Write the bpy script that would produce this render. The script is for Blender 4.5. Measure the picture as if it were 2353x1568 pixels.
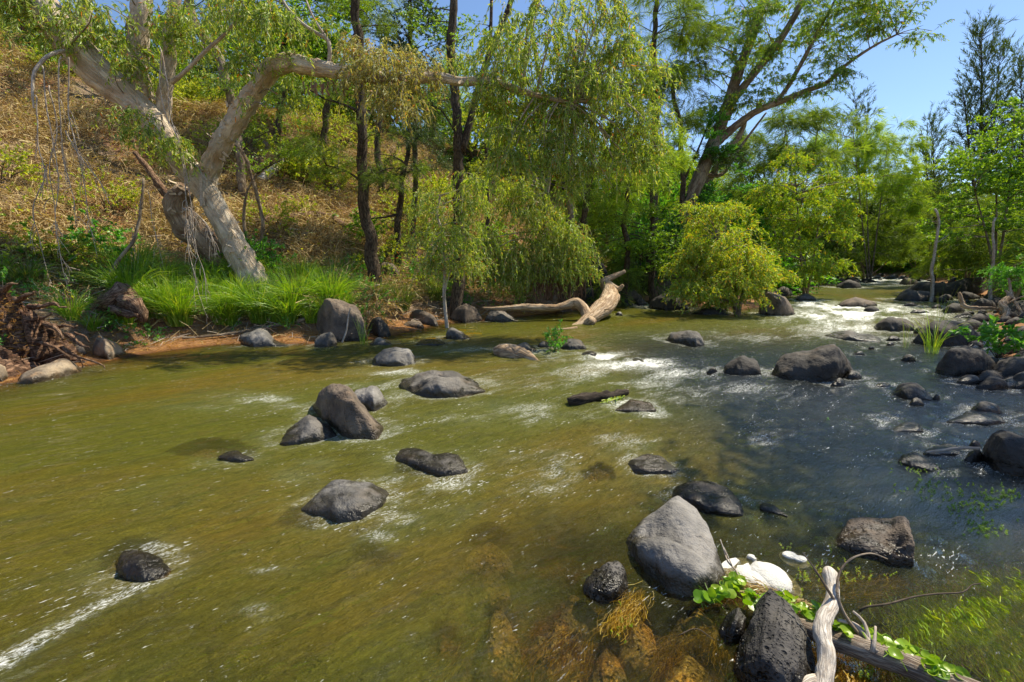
import bpy, math
import numpy as np
from mathutils import Vector
from mathutils.bvhtree import BVHTree

# ------------------------------------------------------------------ camera, sky, sun, exposure
S = bpy.context.scene
for o in list(bpy.data.objects):
    bpy.data.objects.remove(o)
COL = S.collection
PW, PH, FOC = 2353.0, 1568.0, 1046.0        # the photograph's size in the pixels used below, focal length in them
CAMZ, PITCH = 1.8, math.radians(10)
cd = bpy.data.cameras.new('camera'); cam = bpy.data.objects.new('camera', cd); COL.objects.link(cam)
cd.sensor_width = 36; cd.lens = FOC / PW * 36; cd.clip_start = 0.05; cd.clip_end = 2000
cam.location = (0, 0, CAMZ); cam.rotation_euler = (math.radians(90) - PITCH, 0, 0)
S.camera = cam
SUN_AZ, SUN_EL = math.radians(58), math.radians(56)      # azimuth from +Y towards +X
w = bpy.data.worlds.new('World'); S.world = w; w.use_nodes = True
nt = w.node_tree; nt.nodes.clear()
bgn = nt.nodes.new('ShaderNodeBackground'); out = nt.nodes.new('ShaderNodeOutputWorld')
sky = nt.nodes.new('ShaderNodeTexSky'); sky.sky_type = 'NISHITA'; sky.sun_disc = False
sky.sun_elevation = SUN_EL; sky.sun_rotation = SUN_AZ
sky.air_density = 1.0; sky.dust_density = 0.25; sky.ozone_density = 4.5; sky.altitude = 300
bgn.inputs['Strength'].default_value = 0.12
nt.links.new(sky.outputs[0], bgn.inputs[0]); nt.links.new(bgn.outputs[0], out.inputs[0])
sd = bpy.data.lights.new('sun', 'SUN'); sd.energy = 5.0; sd.angle = math.radians(0.5); sd.color = (1.0, 0.90, 0.70)
sun = bpy.data.objects.new('sun', sd); COL.objects.link(sun)
SUNV = Vector((math.sin(SUN_AZ)*math.cos(SUN_EL), math.cos(SUN_AZ)*math.cos(SUN_EL), math.sin(SUN_EL)))
sun.rotation_euler = SUNV.to_track_quat('Z', 'Y').to_euler(); sun.location = (10, 10, 20)
S.view_settings.view_transform = 'Standard'; S.view_settings.look = 'None'
S.view_settings.exposure = 0.56; S.view_settings.gamma = 1; S.view_settings.use_curve_mapping = False
cy_ = S.cycles
cy_.max_bounces = 6; cy_.diffuse_bounces = 3; cy_.glossy_bounces = 2; cy_.transmission_bounces = 4
cy_.transparent_max_bounces = 8; cy_.use_denoising = True; cy_.sample_clamp_indirect = 4.0; cy_.sample_clamp_direct = 12.0
cy_.caustics_reflective = False; cy_.caustics_refractive = False
try:
    cy_.denoiser = 'OPENIMAGEDENOISE'; cy_.denoising_prefilter = 'ACCURATE'
except Exception:
    pass

# ------------------------------------------------------------------ pixels of the photograph -> points of the place
def ray(px, py):
    dx = (px - PW/2) / FOC; dy = -(py - PH/2) / FOC
    return (dx, math.cos(PITCH) + math.sin(PITCH)*dy, -math.sin(PITCH) + math.cos(PITCH)*dy)
def G(px, py, z0=0.0):                      # point of the plane z = z0 seen there
    d = ray(px, min(py, 1e9)); k = (CAMZ - z0) / max(1e-4, -d[2])
    k = min(k, 75/d[1])
    return np.array((d[0]*k, d[1]*k, z0))
def at(px, py, Y):                          # point at distance Y along the view
    d = ray(px, py); k = Y / d[1]
    return np.array((d[0]*k, Y, CAMZ + d[2]*k))

# ------------------------------------------------------------------ noise
def _h(ix, iy, iz, s):
    n = (ix.astype(np.int64)*73856093) ^ (iy.astype(np.int64)*19349663) ^ (iz.astype(np.int64)*83492791) ^ (s*2654435)
    n = (n ^ (n >> 13)) * 1274126177; n = n & 0xFFFFFFFF; n = (n ^ (n >> 16)) & 0xFFFF
    return n / 65535.0
def vnoise(p, s=0):
    p = np.asarray(p, float); i = np.floor(p).astype(np.int64); f = p - i; f = f*f*f*(f*(f*6-15)+10)
    r = 0
    for a in (0, 1):
        for b in (0, 1):
            for c in (0, 1):
                wgt = (f[:, 0] if a else 1-f[:, 0])*(f[:, 1] if b else 1-f[:, 1])*(f[:, 2] if c else 1-f[:, 2])
                r = r + wgt*_h(i[:, 0]+a, i[:, 1]+b, i[:, 2]+c, s)
    return r*2 - 1
def fbm(p, o=4, s=0, g=0.5):
    r = 0; a = 1; t = 0; p = np.asarray(p, float)
    for k in range(o):
        r = r + a*vnoise(p*(2.03**k) + 7.3*k, s+k*17); t += a; a *= g
    return r/t
def ridged(p, o=3, s=0):
    r = 0; a = 1; t = 0
    for k in range(o):
        r = r + a*(1 - np.abs(vnoise(p*(2.1**k)+3.1*k, s+k*13))*2); t += a; a *= .5
    return r/t
def sstep(a, b, x):
    t = np.clip((x-a)/(b-a), 0, 1); return t*t*(3-2*t)

# ------------------------------------------------------------------ objects
def tag(o, label=None, cat=None, group=None, kind=None):
    if label: o['label'] = label
    if cat: o['category'] = cat
    if group: o['group'] = group
    if kind: o['kind'] = kind
    return o
def empty(name, loc, label, cat, group=None):
    o = bpy.data.objects.new(name, None); COL.objects.link(o); o.location = tuple(loc); o.empty_display_size = 0.2
    return tag(o, label, cat, group)
def meshdata(name, V, F, mat, smooth=True, attrs=None, uv=None):
    V = np.asarray(V, np.float32); F = np.asarray(F, np.int32)
    me = bpy.data.meshes.new(name); n, k = F.shape
    me.vertices.add(len(V)); me.vertices.foreach_set('co', V.ravel())
    me.loops.add(n*k); me.loops.foreach_set('vertex_index', F.ravel())
    me.polygons.add(n); me.polygons.foreach_set('loop_start', np.arange(0, n*k, k, dtype=np.int32))
    me.polygons.foreach_set('loop_total', np.full(n, k, np.int32))
    me.update(calc_edges=True)
    me.polygons.foreach_set('use_smooth', np.full(n, bool(smooth)))
    if attrs:
        for an, av in attrs.items():
            a = me.attributes.new(an, 'FLOAT', 'POINT'); a.data.foreach_set('value', np.asarray(av, np.float32))
    if uv is not None:
        l = me.uv_layers.new(name='UVMap'); l.data.foreach_set('uv', np.asarray(uv, np.float32)[F.ravel()].ravel())
    if mat: me.materials.append(mat)
    return me
def mk(name, V, F, mat, parent=None, smooth=True, attrs=None, uv=None, kind=None):
    V = np.asarray(V, float)
    if parent is not None:
        base = np.array(parent['_w'] if '_w' in parent else parent.location)
    else:
        base = np.array((V[:, 0].mean(), V[:, 1].mean(), V[:, 2].min()))
    me = meshdata(name, V - base, F, mat, smooth, attrs, uv)
    o = bpy.data.objects.new(name, me); COL.objects.link(o)
    if parent is not None:
        o.parent = parent
    else:
        o.location = tuple(base)
    if kind: o['kind'] = kind
    return o
class Acc:                                  # several pieces of one object
    def __init__(s): s.V = []; s.F = []; s.U = []; s.n = 0
    def add(s, VF):
        V, F = VF[0], VF[1]
        if len(V) == 0: return
        s.V.append(V); s.F.append(F + s.n); s.n += len(V)
        s.U.append(VF[2] if len(VF) > 2 else np.zeros((len(V), 2)))
    def build(s, name, mat, parent=None, **k):
        if not s.V: return None
        return mk(name, np.vstack(s.V), np.vstack(s.F), mat, parent, uv=np.vstack(s.U), **k)

# ------------------------------------------------------------------ materials
def M(name):
    m = bpy.data.materials.new(name); m.use_nodes = True; m.node_tree.nodes.clear()
    return m, m.node_tree
class NT:
    def __init__(s, name):
        s.m, s.t = M(name)
        s.out = s.n('ShaderNodeOutputMaterial')
    def n(s, typ, **k):
        x = s.t.nodes.new(typ)
        for a, b in k.items(): setattr(x, a, b)
        return x
    def l(s, a, b): s.t.links.new(a, b)
    def val(s, sock, v):
        if hasattr(v, 'is_linked') or isinstance(v, bpy.types.NodeSocket): s.l(v, sock)
        else: sock.default_value = v
    def co(s, kind='Object'): return s.n('ShaderNodeTexCoord').outputs[kind]
    def mapping(s, vec, scale=(1, 1, 1), rot=(0, 0, 0), loc=(0, 0, 0)):
        x = s.n('ShaderNodeMapping'); s.l(vec, x.inputs[0]); x.inputs['Scale'].default_value = scale
        x.inputs['Rotation'].default_value = rot; x.inputs['Location'].default_value = loc; return x.outputs[0]
    def noise(s, vec, scale, detail=4, rough=.55, dist=0, out='Fac'):
        x = s.n('ShaderNodeTexNoise'); s.l(vec, x.inputs['Vector']); x.inputs['Scale'].default_value = scale
        x.inputs['Detail'].default_value = detail; x.inputs['Roughness'].default_value = rough
        x.inputs['Distortion'].default_value = dist; return x.outputs[out]
    def voro(s, vec, scale, feature='F1', out='Distance', rnd=1):
        x = s.n('ShaderNodeTexVoronoi', feature=feature); s.l(vec, x.inputs['Vector']); x.inputs['Scale'].default_value = scale
        x.inputs['Randomness'].default_value = rnd; return x.outputs[out]
    def math(s, op, a, b=0.0, c=None, clamp=False):
        x = s.n('ShaderNodeMath', operation=op); x.use_clamp = clamp
        s.val(x.inputs[0], a); s.val(x.inputs[1], b)
        if c is not None: s.val(x.inputs[2], c)
        return x.outputs[0]
    def step(s, v, a, b):
        x = s.n('ShaderNodeMapRange', interpolation_type='SMOOTHSTEP'); s.l(v, x.inputs[0])
        s.val(x.inputs[1], a); s.val(x.inputs[2], b); x.inputs[3].default_value = 0; x.inputs[4].default_value = 1
        return x.outputs[0]
    def mix(s, f, a, b, mode='MIX'):
        x = s.n('ShaderNodeMix', data_type='RGBA', blend_type=mode); s.val(x.inputs[0], f)
        s.val(x.inputs[6], a if not isinstance(a, tuple) else (*a[:3], 1)); s.val(x.inputs[7], b if not isinstance(b, tuple) else (*b[:3], 1))
        return x.outputs[2]
    def ramp(s, f, stops):
        x = s.n('ShaderNodeValToRGB'); s.l(f, x.inputs[0]); e = x.color_ramp.elements
        while len(e) < len(stops): e.new(.5)
        for q, (p, c) in zip(e, stops): q.position = p; q.color = (*c, 1)
        return x.outputs[0]
    def bump(s, h, strength=.5, dist=.02, normal=None):
        x = s.n('ShaderNodeBump'); s.l(h, x.inputs['Height']); x.inputs['Strength'].default_value = strength
        x.inputs['Distance'].default_value = dist
        if normal is not None: s.l(normal, x.inputs['Normal'])
        return x.outputs[0]
    def pbr(s, color, rough=.8, normal=None, spec=.4):
        x = s.n('ShaderNodeBsdfPrincipled'); s.val(x.inputs['Base Color'], color if not isinstance(color, tuple) else (*color[:3], 1))
        s.val(x.inputs['Roughness'], rough); s.val(x.inputs['Specular IOR Level'], spec)
        if normal is not None: s.l(normal, x.inputs['Normal'])
        return x.outputs[0]
    def mixsh(s, f, a, b):
        x = s.n('ShaderNodeMixShader'); s.val(x.inputs[0], f); s.l(a, x.inputs[1]); s.l(b, x.inputs[2]); return x.outputs[0]
    def done(s, sh): s.l(sh, s.out.inputs[0]); return s.m

def rock_mat(name, dark, light, tint, pits=0.0, wet=True, speck=0.5, pitscale=55, algae=None):
    t = NT(name); c = t.co('Object')
    geo = t.n('ShaderNodeNewGeometry'); sep = t.n('ShaderNodeSeparateXYZ'); t.l(geo.outputs['Position'], sep.inputs[0])
    oi = t.n('ShaderNodeObjectInfo'); rv = t.n('ShaderNodeVectorMath', operation='ADD'); t.l(c, rv.inputs[0])
    cx = t.n('ShaderNodeCombineXYZ'); t.l(t.math('MULTIPLY', oi.outputs['Random'], 37.0), cx.inputs[0]); t.l(cx.outputs[0], rv.inputs[1]); c = rv.outputs[0]
    n1 = t.noise(c, 2.2, 5, .6); n2 = t.noise(c, 14, 5, .65); n3 = t.noise(c, 90, 3, .6)
    col = t.mix(t.step(n1, .35, .68), dark, light)
    col = t.mix(t.math('MULTIPLY', t.step(t.noise(c, 3.7, 4, .6), .5, .72), .7), col, tint)
    col = t.mix(.55, col, t.mix(n2, (.45, .45, .45), (1.5, 1.5, 1.5)), 'MULTIPLY')
    col = t.mix(.35, col, t.mix(n3, (.4, .4, .4), (1.6, 1.6, 1.6)), 'MULTIPLY')
    col = t.mix(t.math('MULTIPLY', t.math('SUBTRACT', 1.0, t.step(t.voro(t.mapping(c, (1, 1, .6)), 3.3, 'DISTANCE_TO_EDGE'), .0, .035)), t.math('MULTIPLY', .45, t.step(t.noise(c, 2.1, 2), .55, .7))), col, (.03, .026, .022))
    if speck > 0:
        sp = t.math('LESS_THAN', t.voro(c, 42), .13); sp = t.math('MULTIPLY', sp, t.step(t.noise(c, 5, 2), .42, .6))
        col = t.mix(t.math('MULTIPLY', sp, speck), col, (.36, .30, .22))
    col = t.mix(.25, col, t.mix(oi.outputs['Random'], (.6, .6, .6), (1.4, 1.36, 1.3)), 'MULTIPLY')
    col = t.mix(t.math('MULTIPLY', t.step(t.noise(c, 9, 6, .7), .6, .68), .35), col, (light[0]*1.7, light[1]*1.65, light[2]*1.45))
    rough = .82
    if wet:
        zz = t.math('ADD', sep.outputs[2], t.math('MULTIPLY', t.math('SUBTRACT', t.noise(c, 7, 3), .5), .22))
        wf = t.math('SUBTRACT', 1.0, t.step(zz, .045, .12))
        col = t.mix(wf, col, t.mix(1.0, col, (.26, .24, .2), 'MULTIPLY'))
        if algae:
            uw = t.math('SUBTRACT', 1.0, t.step(sep.outputs[2], -.05, .012))
            ac = t.mix(t.step(t.noise(c, 11, 5, .7), .35, .65), algae, (algae[0]*.3, algae[1]*.35, algae[2]*.5))
            col = t.mix(uw, col, ac)
        rough = t.math('SUBTRACT', .8, t.math('MULTIPLY', wf, .55))
    h = t.math('ADD', t.math('MULTIPLY', n2, .8), t.math('MULTIPLY', n3, .3))
    nb = t.bump(t.noise(c, 5.5, 4, .6, .4), .7, .07); nb = t.bump(h, .85, .022, nb)
    if pits > 0:
        p = t.voro(c, pitscale); p2 = t.voro(c, pitscale*.4)
        hp = t.math('ADD', t.step(p, .1, .4), t.math('MULTIPLY', t.step(p2, .08, .3), 1.6))
        nb = t.bump(hp, pits, .02, nb)
        col = t.mix(t.math('MULTIPLY', t.math('SUBTRACT', 1.0, t.step(p2, .06, .2)), min(.8, pits)), col, (dark[0]*.3, dark[1]*.3, dark[2]*.3))
    return t.done(t.pbr(col, rough, nb, .45))

ALG = (.22, .13, .025)
MR = dict(
    grey=rock_mat('grey_basalt', (.066, .061, .056), (.17, .158, .145), (.16, .12, .085), .3, algae=ALG),
    smooth=rock_mat('smooth_grey_basalt', (.11, .105, .10), (.26, .248, .235), (.19, .16, .13), .2, algae=ALG),
    dark=rock_mat('dark_basalt', (.026, .023, .021), (.07, .062, .055), (.095, .068, .045), .3, speck=.3, algae=ALG),
    pitted=rock_mat('pitted_black_basalt', (.040, .037, .036), (.115, .107, .10), (.10, .09, .078), 1.0, speck=.15, pitscale=60, algae=ALG),
    brown=rock_mat('brown_basalt', (.085, .064, .05), (.21, .165, .125), (.24, .165, .105), .6, speck=.3, algae=ALG),
    tan=rock_mat('tan_bank_stone', (.16, .125, .09), (.38, .30, .21), (.42, .25, .12), .2, speck=.3, algae=ALG),
    under=rock_mat('algae_covered_stone', (.17, .14, .06), (.55, .42, .14), (.66, .34, .05), .9, wet=False, speck=.0, pitscale=30),
)

def leaf_mat(name, stops, trans=.5, gloss=.12, tstops=None):
    t = NT(name); r = t.n('ShaderNodeNewGeometry').outputs['Random Per Island']
    c = t.ramp(r, stops); big = t.noise(t.co('Object'), .7, 3, .6)
    c = t.mix(.55, c, t.mix(big, (.5, .55, .6), (1.6, 1.6, 1.2)), 'MULTIPLY'); c = t.mix(1.0, c, (1.1, 1.18, .75), 'MULTIPLY')
    df = t.n('ShaderNodeBsdfDiffuse'); t.l(c, df.inputs[0])
    tr = t.n('ShaderNodeBsdfTranslucent'); t.l(t.mix(1.0, c, (1.7, 1.6, .6), 'MULTIPLY'), tr.inputs[0])
    sh = t.mixsh(trans, df.outputs[0], tr.outputs[0])
    gl = t.n('ShaderNodeBsdfGlossy'); gl.inputs['Roughness'].default_value = .5; gl.inputs[0].default_value = (.8, .9, .75, 1)
    return t.done(t.mixsh(gloss*.5, sh, gl.outputs[0]))
def stops(*cs): return [(i/(len(cs)-1) if len(cs) > 1 else 0, c) for i, c in enumerate(cs)]
ML = dict(
    weep=leaf_mat('weeping_leaf', [(0, (.10, .17, .015)), (.3, (.17, .25, .025)), (.6, (.27, .33, .06)), (.86, (.42, .42, .17)), (.965, (.42, .38, .20)), (.97, (.5, .13, .02)), (1, (.45, .16, .03))], .5, .12),
    dry=leaf_mat('dry_weeping_leaf', [(0, (.16, .17, .06)), (.3, (.26, .24, .11)), (.6, (.36, .30, .18)), (.93, (.40, .34, .22)), (1, (.5, .14, .03))], .45, .10),
    yellow=leaf_mat('yellow_green_leaf', [(0, (.11, .19, .012)), (.35, (.21, .31, .015)), (.65, (.31, .39, .02)), (.93, (.42, .42, .03)), (1, (.5, .22, .03))], .5, .12),
    oak=leaf_mat('sheoak_needle', stops((.07, .12, .015), (.13, .19, .025), (.22, .27, .05)), .45, .08),
    oakbright=leaf_mat('bright_sheoak_needle', stops((.14, .22, .02), (.24, .34, .035), (.38, .44, .08)), .5, .08),
    oakdark=leaf_mat('dark_sheoak_needle', stops((.03, .055, .028), (.055, .085, .04), (.09, .12, .06)), .35, .08),
    gum=leaf_mat('gum_leaf', [(0, (.07, .15, .015)), (.4, (.13, .23, .02)), (.8, (.23, .31, .035)), (.97, (.3, .3, .08)), (1, (.5, .2, .04))], .5, .14),
    broad=leaf_mat('broad_green_leaf', stops((.09, .18, .01), (.17, .29, .015), (.30, .39, .025)), .5, .16),
    deep=leaf_mat('dark_glossy_leaf', stops((.02, .045, .02), (.035, .07, .03), (.06, .10, .04)), .3, .2),
    scrub=leaf_mat('scrub_leaf', [(0, (.17, .24, .02)), (.4, (.30, .36, .035)), (.8, (.45, .44, .08)), (1, (.42, .34, .18))], .45, .1),
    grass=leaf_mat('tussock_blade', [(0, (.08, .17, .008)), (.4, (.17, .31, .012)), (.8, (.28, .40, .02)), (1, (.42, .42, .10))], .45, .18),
    dgrass=leaf_mat('shaded_tussock_blade', [(0, (.05, .10, .015)), (.6, (.10, .17, .03)), (1, (.26, .24, .10))], .45, .15),  # darker copy of the tussock blade, with shade put into its colour
    fern=leaf_mat('fresh_green_leaf', stops((.05, .17, .02), (.09, .26, .035), (.15, .33, .06)), .5, .12),
    straw=leaf_mat('dry_stem', stops((.19, .115, .085), (.36, .235, .19), (.52, .38, .34)), .2, .04),
    litter=leaf_mat('rust_needle_litter', stops((.20, .08, .03), (.36, .16, .06), (.46, .26, .13)), .2, .04),
    bush=leaf_mat('bank_bush_leaf', [(0, (.13, .21, .012)), (.35, (.24, .34, .02)), (.7, (.38, .42, .03)), (.9, (.52, .42, .05)), (1, (.6, .24, .04))], .5, .14),
)
def bark_mat(name, base, light, crack, sx=12, sy=3, cracks=.5, strength=.7, dist=.02, patch=2.0, solid=False):
    t = NT(name); uv = t.co('Object' if solid else 'UV'); m = t.mapping(uv, (sx, sy, sx*1.6 if solid else 1), (.3, .5, .2) if solid else (0, 0, 0)); c = t.co('Object')
    n1 = t.noise(m, .55, 6, .65, 1.2); n2 = t.noise(m, 2.2, 5, .7, .8); n3 = t.noise(c, patch, 4, .6)
    v = t.voro(t.mapping(t.noise(m, .5, 2, out='Color'), (1, 1, 1)), 1.0) if False else t.voro(m, 1.3, 'DISTANCE_TO_EDGE')
    dv = t.math('ADD', v, t.math('MULTIPLY', t.math('SUBTRACT', n2, .5), .7))
    col = t.mix(t.step(n1, .36, .62), base, light)
    col = t.mix(t.math('MULTIPLY', t.step(n3, .46, .74), .6), col, crack)
    col = t.mix(t.math('MULTIPLY', t.math('SUBTRACT', 1.0, t.step(dv, .0, .14)), cracks), col, (crack[0]*.45, crack[1]*.4, crack[2]*.4))
    col = t.mix(.5, col, t.mix(n2, (.5, .5, .5), (1.5, 1.5, 1.5)), 'MULTIPLY')
    h = t.math('ADD', t.math('MULTIPLY', t.step(dv, 0, .25), .6), n2)
    return t.done(t.pbr(col, .85, t.bump(h, strength, dist), .25))
MB = dict(
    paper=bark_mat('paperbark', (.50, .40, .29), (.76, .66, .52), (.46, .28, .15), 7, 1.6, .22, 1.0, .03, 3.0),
    oak=bark_mat('sheoak_bark', (.085, .06, .04), (.19, .14, .095), (.05, .032, .02), 22, 4, .8, 1.0, .02),
    gum=bark_mat('grey_gum_bark', (.19, .14, .095), (.38, .31, .23), (.13, .075, .04), 8, 2, .5, .8, .02),
    shadepaper=bark_mat('shaded_paperbark', (.26, .17, .10), (.44, .34, .24), (.16, .07, .03), 7, 1.6, .35, 1.0, .03, 2.6),  # darker paperbark copy, the second trunk's shade put into its colour
    pale=bark_mat('pale_twig_bark', (.36, .30, .24), (.60, .53, .45), (.28, .17, .11), 30, 8, .3, .4, .005),
    twig=bark_mat('grey_twig', (.17, .13, .10), (.36, .30, .24), (.12, .08, .05), 30, 8, .3, .3, .005),
    dtwig=bark_mat('dark_twig', (.06, .045, .03), (.13, .10, .07), (.04, .03, .02), 30, 8, .3, .3, .005),
    drift=bark_mat('bleached_driftwood', (.60, .53, .44), (.80, .74, .65), (.46, .36, .26), 60, 9, .5, .8, .004, 14),
    log=bark_mat('weathered_log', (.24, .185, .14), (.46, .39, .31), (.15, .10, .07), 75, 6, .7, .9, .005, 6),
    fallen=bark_mat('fallen_log_wood', (.46, .32, .19), (.68, .53, .37), (.30, .17, .08), 14, 1.6, .6, .9, .02, 1.5),
    rot=bark_mat('rotten_root_wood', (.20, .11, .065), (.44, .29, .19), (.09, .045, .025), 26, 6, .8, 1.0, .015, 5),
    rotmass=bark_mat('earthy_root_wood', (.13, .06, .035), (.40, .24, .15), (.05, .022, .012), 9, 3, .7, 1.0, .05, 3.5, solid=True),
    wet=bark_mat('wet_black_wood', (.03, .022, .016), (.08, .06, .045), (.02, .015, .01), 20, 4, .6, .8, .01),
)
# ------------------------------------------------------------------ the river's banks
Lsh = [(-30, -14), (-16, -3.5)] + [tuple(G(x, y)[:2]) for x, y in ((0, 884), (90, 868), (190, 842), (300, 818), (430, 800), (540, 790), (640, 792), (730, 788), (850, 780), (900, 772), (960, 756), (1010, 745), (1110, 738), (1200, 728), (1300, 716), (1400, 702), (1480, 692), (1580, 700), (1700, 712), (1760, 704), (1790, 682), (1800, 668), (1880, 655), (1910, 645), (1895, 638))] + [(27, 64), (20, 80)]
Rsh = [(-30, -22), (-5, -3), (-1.5, .65), (1.5, .9), (3.2, 1.0), (5.6, 1.6), (6.6, 3.2)] + [tuple(G(x, y)[:2]) for x, y in ((2420, 1000), (2330, 860), (2280, 790), (2265, 740), (2300, 705), (2270, 684), (2210, 668), (2160, 656), (2130, 645), (2110, 639))] + [(42, 66), (42, 80)]
Lsh = np.array(Lsh); Rsh = np.array(Rsh)
def seg_d(P, poly):
    best = np.full(len(P), 1e9)
    for a, b in zip(poly[:-1], poly[1:]):
        ab = b-a; t = np.clip(((P-a)@ab)/(ab@ab), 0, 1); d = np.hypot(*(P-a-t[:, None]*ab).T); best = np.minimum(best, d)
    return best
def inside(P, poly):
    x, y = P[:, 0], P[:, 1]; r = np.zeros(len(P), bool); n = len(poly)
    for i in range(n):
        x1, y1 = poly[i]; x2, y2 = poly[(i+1) % n]
        c = ((y1 > y) != (y2 > y)); xi = (x2-x1)*(y-y1)/((y2-y1) if y2 != y1 else 1e-9)+x1
        r ^= c & (x < xi)
    return r
RIV = np.vstack([Lsh, Rsh[::-1]])
def bank_sd(P):
    dl = seg_d(P, Lsh); dr = seg_d(P, Rsh); ins = inside(P, RIV)
    return dl, dr, ins
def Hf(P):
    P = np.asarray(P, float).reshape(-1, 2)
    dl, dr, ins = bank_sd(P)
    left = dl < dr
    P3 = np.c_[P, np.zeros(len(P))]
    hx = P[:, 0] - .25*(P[:, 1]-20)
    fac = 1 - .72*sstep(-1.0, 7.0, hx)
    hill = np.interp(dl, [0, .3, 1.0, 1.8, 3.0, 5, 7, 12, 16, 30], [0, .04, .14, .8, 1.25, 2.6, 4.0, 8.0, 9.6, 11])
    low = np.interp(dl, [0, .3, 1.2, 2.5, 4, 8, 16, 30], [0, .04, .12, .5, 1.0, 2.2, 3.8, 5])
    hl = hill*fac + low*(1-fac)
    flat = np.exp(-((P[:, 0]+.5)**2/14 + (P[:, 1]-15)**2/30))       # low shelf round the pool
    hl = hl*(1-.0*flat)
    hr = np.interp(dr, [0, .4, 1.5, 4, 10, 30], [0, .06, .35, 1.0, 1.9, 3.5])
    nearb = sstep(4, 1, P[:, 1])*sstep(7, 4, P[:, 0])
    hr = hr*(1-nearb) + np.interp(dr, [0, .5, 3], [0, .05, .25])*nearb
    out_ = np.where(left, hl, hr)
    out_ = out_ + sstep(.1, 2.5, np.minimum(dl, dr))*(fbm(P3*.5, 4, 5)*.5 + fbm(P3*2.2, 3, 9)*.1) + sstep(0, .5, np.minimum(dl, dr))*fbm(P3*4.5, 3, 19)*.035
    bed = -np.where(left, np.interp(dl, [0, .4, 1.2, 3], [0, .10, .3, .7]), np.interp(dr, [0, .3, 1.0, 1.7, 2.6, 4.5], [0, .09, .16, .27, .5, .7]))
    bed = bed + np.minimum(-bed, .12)*fbm(P3*2.5, 4, 3)*.9
    bed = np.minimum(bed, -.004)
    return np.where(ins, bed, out_)
def H1(x, y): return float(Hf([(x, y)])[0])
def hit(px, py, up=0.0):                    # where the ray of a pixel meets the ground (or the water)
    d = np.array(ray(px, py)); k = np.linspace(1.5, 90, 1400)[:, None]/d[1]
    Q = np.array((0, 0, CAMZ)) + k*d; z = np.maximum(Hf(Q[:, :2]), 0)+up
    i = np.argmax(Q[:, 2] < z)
    if not (Q[:, 2] < z).any(): i = 900
    return np.array((Q[i, 0], Q[i, 1], z[i]))

def axis(lo, hi, s0, g, c=0.0):
    a = [c]
    while a[-1] < hi: a.append(a[-1] + s0 + g*abs(a[-1]-c))
    b = [c]
    while b[-1] > lo: b.append(b[-1] - s0 - g*abs(b[-1]-c))
    return np.array(b[::-1][:-1] + a)
def grid(xs, ys):
    X, Y = np.meshgrid(xs, ys); nx, ny = len(xs), len(ys)
    i = np.arange(nx*ny).reshape(ny, nx)
    F = np.c_[i[:-1, :-1].ravel(), i[:-1, 1:].ravel(), i[1:, 1:].ravel(), i[1:, :-1].ravel()]
    return np.c_[X.ravel(), Y.ravel()], F

t = NT('bank_soil'); c = t.co('Object'); geo = t.n('ShaderNodeNewGeometry'); sp = t.n('ShaderNodeSeparateXYZ'); t.l(geo.outputs['Position'], sp.inputs[0])
n1 = t.noise(c, .55, 5, .6); n2 = t.noise(c, 3.5, 6, .7); n3 = t.noise(c, 22, 5, .7)
col = t.mix(t.step(n1, .42, .6), (.33, .235, .16), (.40, .17, .08))
col = t.mix(t.step(n2, .45, .62), col, (.15, .125, .07))
col = t.mix(t.math('MULTIPLY', t.step(n3, .5, .7), .7), col, (.46, .37, .26))
sand = t.math('SUBTRACT', 1.0, t.step(t.math('ADD', sp.outputs[2], t.math('MULTIPLY', n2, .2)), .15, .5))
col = t.mix(sand, col, t.mix(n3, (.30, .14, .055), (.50, .27, .12)))
wetb = t.math('SUBTRACT', 1.0, t.step(sp.outputs[2], .0, .035))
col = t.mix(wetb, col, t.mix(1.0, col, (.5, .45, .4), 'MULTIPLY'))
bedc = t.mix(t.step(n2, .4, .62), (.40, .20, .04), (.12, .10, .025)); bedc = t.mix(t.math('MULTIPLY', n3, .5), bedc, (.36, .22, .06))
bedc = t.mix(t.step(t.noise(c, 1.1, 3), .5, .62), bedc, (.14, .15, .03))
col = t.mix(t.math('SUBTRACT', 1.0, t.step(sp.outputs[2], -.03, .0)), col, bedc)
hh = t.math('ADD', n3, t.math('MULTIPLY', t.noise(c, 60, 3, .7), .5))
m_soil = t.done(t.pbr(col, .9, t.bump(hh, 1.0, .06), .2))
GX, GY = axis(-60, 75, .08, .026, .8), axis(-12, 110, .07, .028, 1.6)
P, F = grid(GX, GY); Z = Hf(P)
ground = mk('ground', np.c_[P, Z], F, m_soil, kind='structure')
far = np.array([(-900, -900), (900, -900), (900, 900), (-900, 900)])
tag(mk('terrain', np.c_[far, np.full(4, -1.6)], np.array([(0, 1, 2, 3)]), m_soil), kind='structure')
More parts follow.
